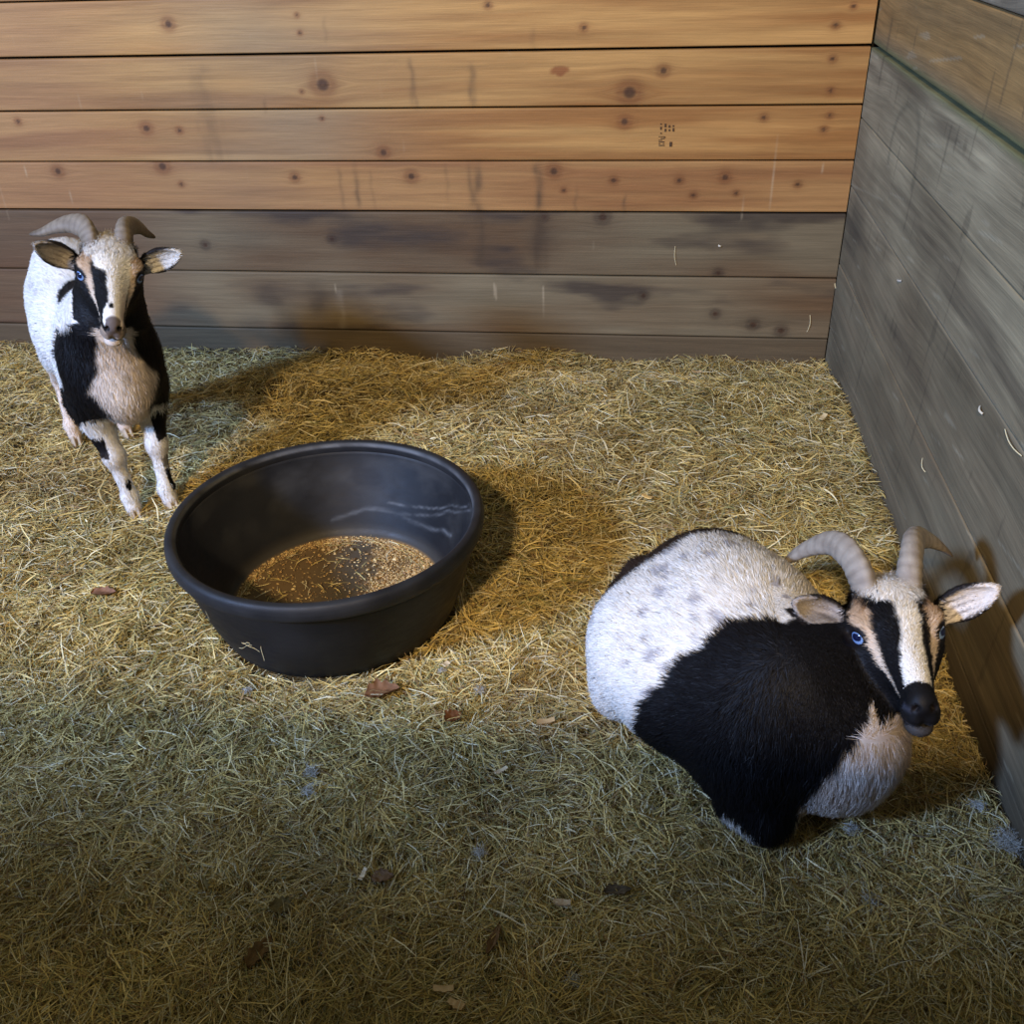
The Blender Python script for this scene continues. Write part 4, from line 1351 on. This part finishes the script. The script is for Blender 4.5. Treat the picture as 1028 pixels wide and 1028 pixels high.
# ------------------------------------------------------------------ small things lying on the hay
def floor_pt(u_, v_):
    d_ = RC @ np.array([(u_ - 514) / FPX, 1, -(v_ - 514) / FPX])
    t_ = (0.012 - CAM[2]) / d_[2]
    p_ = CAM + t_ * d_
    return p_[0], p_[1]


MAT_LEAF = mat('dry_leaf', 0.7, spec=0.2)


def leaf(u_, v_, length, width, yaw, seed, colour, label, curl=0.35, name='dead_leaf'):
    x, y = floor_pt(u_, v_)
    r = np.random.default_rng(seed)
    nu, nv = 26, 15
    U, W_ = np.meshgrid(np.linspace(0, 1, nu), np.linspace(-1, 1, nv), indexing='ij')
    prof_ = np.sin(np.pi * np.clip(U, 0.0, 1) ** 0.8) ** 0.8 * (1 + 0.16 * np.sin(U * 26 + seed) * np.abs(W_) ** 2)
    X_ = (U - 0.5) * length
    Y_ = W_ * prof_ * width / 2
    Z_ = curl * width * 0.5 * (W_ ** 2 * prof_) + 0.10 * length * (U - 0.5) ** 2 * 4 * curl + 0.0022 * vnoise(U * 5 + seed, W_ * 3)
    Z_ = Z_ - 0.0012 * np.exp(-(W_ / 0.12) ** 2)
    top = np.stack([X_, Y_, Z_ + 0.0005], -1).reshape(-1, 3); bot_ = np.stack([X_, Y_, Z_ - 0.0003], -1).reshape(-1, 3)
    i = np.arange(nu * nv).reshape(nu, nv)
    q = np.stack([i[:-1, :-1], i[1:, :-1], i[1:, 1:], i[:-1, 1:]], -1).reshape(-1, 4)
    V = np.concatenate([top, bot_])
    vein = np.exp(-(W_ / 0.07) ** 2) + 0.6 * (np.abs(np.sin((U * 5 - np.abs(W_) * 1.4) * np.pi)) < 0.13)
    c = np.array(colour) * (1 + 0.25 * vnoise(U * 9 + seed, W_ * 4))[..., None]
    c = mix(c.reshape(-1, 3), np.array(colour) * 0.55, np.clip(vein.ravel(), 0, 1) * 0.5)
    ca, sa = math.cos(yaw), math.sin(yaw)
    V = np.stack([V[:, 0] * ca - V[:, 1] * sa, V[:, 0] * sa + V[:, 1] * ca, V[:, 2]], -1)
    o = mesh_np(name, V, [q, q[:, ::-1] + nu * nv], MAT_LEAF, None, np.tile(c, (2, 1)), True)
    o.location = (x, y, ground(np.array(x), np.array(y)) + 0.023)
    o.rotation_euler = (r.uniform(-.15, .15), r.uniform(-.15, .15), 0)
    tag(o, label, 'leaf')
    return o


leaf(384, 697, 0.062, 0.046, 0.4, 3, lin([124, 86, 56]), 'reddish brown crumpled leaf on the hay at the front foot of the black tub', 0.5)
leaf(261, 957, 0.050, 0.022, 1.2, 5, lin([104, 78, 44]), 'brown curled leaf on the shaded hay near the bottom left')
leaf(496, 942, 0.050, 0.012, 1.35, 6, lin([120, 92, 62]), 'narrow pointed brown leaf standing on edge in the hay at the bottom centre', 0.8)
leaf(283, 912, 0.034, 0.026, 0.2, 8, lin([98, 84, 48]), 'olive brown leaf flake above the curled brown leaf')
leaf(384, 881, 0.034, 0.020, 0.1, 9, lin([116, 90, 66]), 'small dull brown leaf beside the pale shaving in the middle of the shaded hay')
leaf(104, 596, 0.050, 0.030, 0.2, 11, lin([118, 84, 62]), 'brown leaf on the hay left of the tub')
leaf(455, 722, 0.036, 0.026, 0.9, 12, lin([128, 84, 52]), 'small rusty leaf on the hay to the right of the crumpled leaf', 0.6)
leaf(205, 890 , 0.030, 0.014, 2.2, 14, lin([120, 104, 60]), 'small folded leaf on the shaded hay at the left', 0.7)
leaf(620, 893, 0.040, 0.016, 0.25, 15, lin([92, 78, 60]), 'dark flat leaf on the shaded hay below the lying goat')


def chip(u_, v_, l, w, yaw, seed, label, colour=(202, 176, 136)):
    x, y = floor_pt(u_, v_)
    r = np.random.default_rng(seed)
    n_ = 9
    t_ = np.linspace(0, 1, n_)
    half = w / 2 * (1 - 0.45 * np.abs(t_ - 0.45) ** 1.3) * (1 + 0.14 * r.normal(0, 1, n_))
    zc_ = 0.10 * l * (t_ - 0.5) ** 2 * 4
    th_ = 0.0012
    secs = [np.stack([(t_ - 0.5) * l, s1 * half + 0.0005 * r.normal(0, 1, n_), zc_ + s2 * th_], -1) for s1, s2 in ((-1, -1), (1, -1), (1, 1), (-1, 1))]
    V = np.stack(secs, 1).reshape(-1, 3)
    F = []
    for k in range(n_ - 1):
        for q in range(4):
            F.append((k * 4 + q, k * 4 + (q + 1) % 4, (k + 1) * 4 + (q + 1) % 4, (k + 1) * 4 + q))
    F.append((3, 2, 1, 0)); e = (n_ - 1) * 4; F.append((e, e + 1, e + 2, e + 3))
    ca, sa = math.cos(yaw), math.sin(yaw)
    c = mix(lin(colour), lin([150, 118, 80]), np.clip(0.3 + 0.6 * vnoise(V[:, 0] * 60, V[:, 1] * 500, seed=seed), 0, 1))
    V = np.stack([V[:, 0] * ca - V[:, 1] * sa, V[:, 0] * sa + V[:, 1] * ca, V[:, 2]], -1)
    o = mesh_np('wood_shaving', V, [np.array(F)], MAT_LEAF, None, c, False)
    o.location = (x, y, ground(np.array(x), np.array(y)) + 0.024)
    o.rotation_euler = (r.uniform(-.2, .2), r.uniform(-.2, .2), 0)
    tag(o, label, 'wood shaving')


chip(445, 994, 0.026, 0.008, 0.15, 1, 'pale rectangular wood chip on the shaded hay at the bottom edge')
chip(458, 1009, 0.022, 0.011, -0.4, 2, 'short wide wood chip just below the rectangular one at the bottom edge')
chip(365, 880, 0.018, 0.007, 1.3, 3, 'near white sliver of wood standing beside a small brown leaf', (236, 224, 196))
chip(1000 - 497, 776, 0.022, 0.006, 0.7, 4, 'pale slanted sliver on the hay right of the tub shadow edge', (226, 212, 180))
chip(564, 906, 0.024, 0.010, 0.0, 5, 'flat pale shaving on the shaded hay below the lying goat', (196, 176, 146))
chip(448, 668, 0.014, 0.010, 0.9, 6, 'round pale chip on the hay at the lower right of the tub', (224, 200, 160))
chip(640, 596, 0.020, 0.008, 0.4, 7, 'cream chip touching the hay beside the white rump of the lying goat', (216, 196, 156))
chip(700, 366, 0.026, 0.013, 0.3, 8, 'pale shaving on the hay close to the back wall', (206, 184, 140))
chip(826, 420, 0.030, 0.013, 1.0, 9, 'broad cream shaving on the hay near the right wall', (206, 188, 144))
chip(650, 498, 0.026, 0.011, -0.5, 10, 'golden shaving on the open hay in the middle of the stall', (214, 176, 104))
chip(548, 725, 0.030, 0.010, 0.2, 11, 'tan shaving on the hay left of the lying goat', (196, 160, 110))


def fluff(u_, v_, size, seed, label, colour=(186, 182, 172), n_=90):
    x, y = floor_pt(u_, v_)
    r = np.random.default_rng(seed)
    V, Q_, base = [], [], 0
    for k in range(n_):
        p = r.normal(0, 0.22, 3) * size; p[2] = abs(p[2]) * 0.6
        d_ = r.normal(0, 1, 3); d_[2] *= 0.4; d_ /= np.linalg.norm(d_)
        b_ = r.normal(0, 1, 3) * 0.5
        L_ = size * r.uniform(0.5, 1.1)
        sd = np.cross(d_, r.normal(0, 1, 3)); sd /= np.linalg.norm(sd)
        for m_ in range(5):
            t_ = m_ / 4
            c_ = p + d_ * L_ * (t_ - 0.5) + b_ * L_ * t_ * (1 - t_)
            c_[2] = abs(c_[2])
            w_ = 0.00028
            V += [c_ - sd * w_, c_ + sd * w_]
        Q_ += [(base + 2 * m_, base + 2 * m_ + 1, base + 2 * m_ + 3, base + 2 * m_ + 2) for m_ in range(4)]
        base += 10
    o = mesh_np('hair_tuft', np.array(V), [np.array(Q_)], MAT_FUR, None, np.tile(lin(colour), (len(V), 1)) * r.uniform(0.8, 1.1, (len(V), 1)), True)
    o.location = (x, y, ground(np.array(x), np.array(y)) + 0.018)
    tag(o, label, 'hair tuft')


fluff(313, 776, 0.020, 1, 'upper of two grey hair tufts caught in the hay below the tub')
fluff(310, 795, 0.018, 2, 'lower of two grey hair tufts caught in the hay below the tub')
fluff(248, 689, 0.016, 3, 'white hair tuft on the hay at the lower left foot of the tub')
fluff(482, 692, 0.016, 4, 'white hair tuft on the hay right of the crumpled brown leaf')
fluff(443, 672, 0.013, 5, 'small white hair tuft between the pale chip and the tub')
fluff(481, 855, 0.016, 6, 'grey hair tuft on the shaded hay in the middle of the picture')
fluff(856, 832, 0.020, 7, 'white hair tuft in front of the chest of the lying goat')
fluff(876, 903, 0.024, 8, 'wide faint grey hair tuft on the shaded hay at the lower right')
fluff(576, 983, 0.018, 9, 'pale hair tuft near the bottom edge at the centre')
fluff(1010, 852, 0.036, 10, 'large white hair tuft at the foot of the right wall', n_=220)
fluff(980, 815, 0.022, 11, 'pale hair tuft at the edge of the orange hay beside the right wall')


def wall_stem(p0, p1, nrm, label, w_=0.0010, colour=(216, 200, 156), bow=0.004):
    p0, p1, nrm = np.array(p0, float), np.array(p1, float), np.array(nrm, float)
    d_ = p1 - p0; L_ = np.linalg.norm(d_); d_ /= L_
    s_ = np.cross(d_, nrm)
    V, Q_ = [], []
    for k in range(7):
        t_ = k / 6
        c_ = p0 + d_ * L_ * t_ + s_ * bow * math.sin(t_ * 3.1) + nrm * (0.0015 + 0.003 * math.sin(t_ * 3.14))
        for a_, b_ in ((-1, 0), (0, 1), (1, 0)):
            V.append(c_ + s_ * a_ * w_ + nrm * b_ * w_ * 0.8)
    for k in range(6):
        for q in range(2):
            Q_.append((k * 3 + q, k * 3 + q + 1, (k + 1) * 3 + q + 1, (k + 1) * 3 + q))
    o = mesh_np('hay_stem', V, [np.array(Q_)], hay_mat, None, np.tile(lin(colour), (len(V), 1)), False)
    tag(o, label, 'hay stem')


def right_pt(u_, v_):
    d_ = RC @ np.array([(u_ - 514) / FPX, 1, -(v_ - 514) / FPX])
    t_ = -CAM[0] / d_[0]
    return CAM + t_ * d_


def back3(u_, v_):
    a_, b_ = wall_pt(u_, v_)
    return np.array([a_, -0.001, b_])


wall_stem(right_pt(927, 460), right_pt(930, 474), (-1, 0, 0), 'short hay stem stuck to the right wall above the horns')
wall_stem(right_pt(985, 408), right_pt(988, 416), (-1, 0, 0), 'white chip stuck in a crack high on the right wall', 0.0026, (186, 178, 158), 0.001)
wall_stem(right_pt(1010, 431), right_pt(1027, 458), (-1, 0, 0), 'long pale stem on the right wall at the picture edge')
wall_stem(right_pt(902, 281), right_pt(906, 282), (-1, 0, 0), 'white speck of straw on the right wall near the corner', 0.0022, (186, 180, 164), 0.001)
wall_stem(back3(678, 247), back3(679, 266), (0, -1, 0), 'thin pale stem hanging on the upper grey board of the back wall', 0.0007)
wall_stem(back3(810, 333), back3(813, 316), (0, -1, 0), 'hay stem leaning on the lower grey board near the corner', 0.0009)
wall_stem(back3(838, 284), back3(842, 292), (0, -1, 0), 'crooked hay stem caught in the corner of the two walls', 0.0012)
wall_stem(back3(721, 246), back3(724, 247), (0, -1, 0), 'white speck on the upper grey board of the back wall', 0.0024, (200, 194, 178), 0.0005)
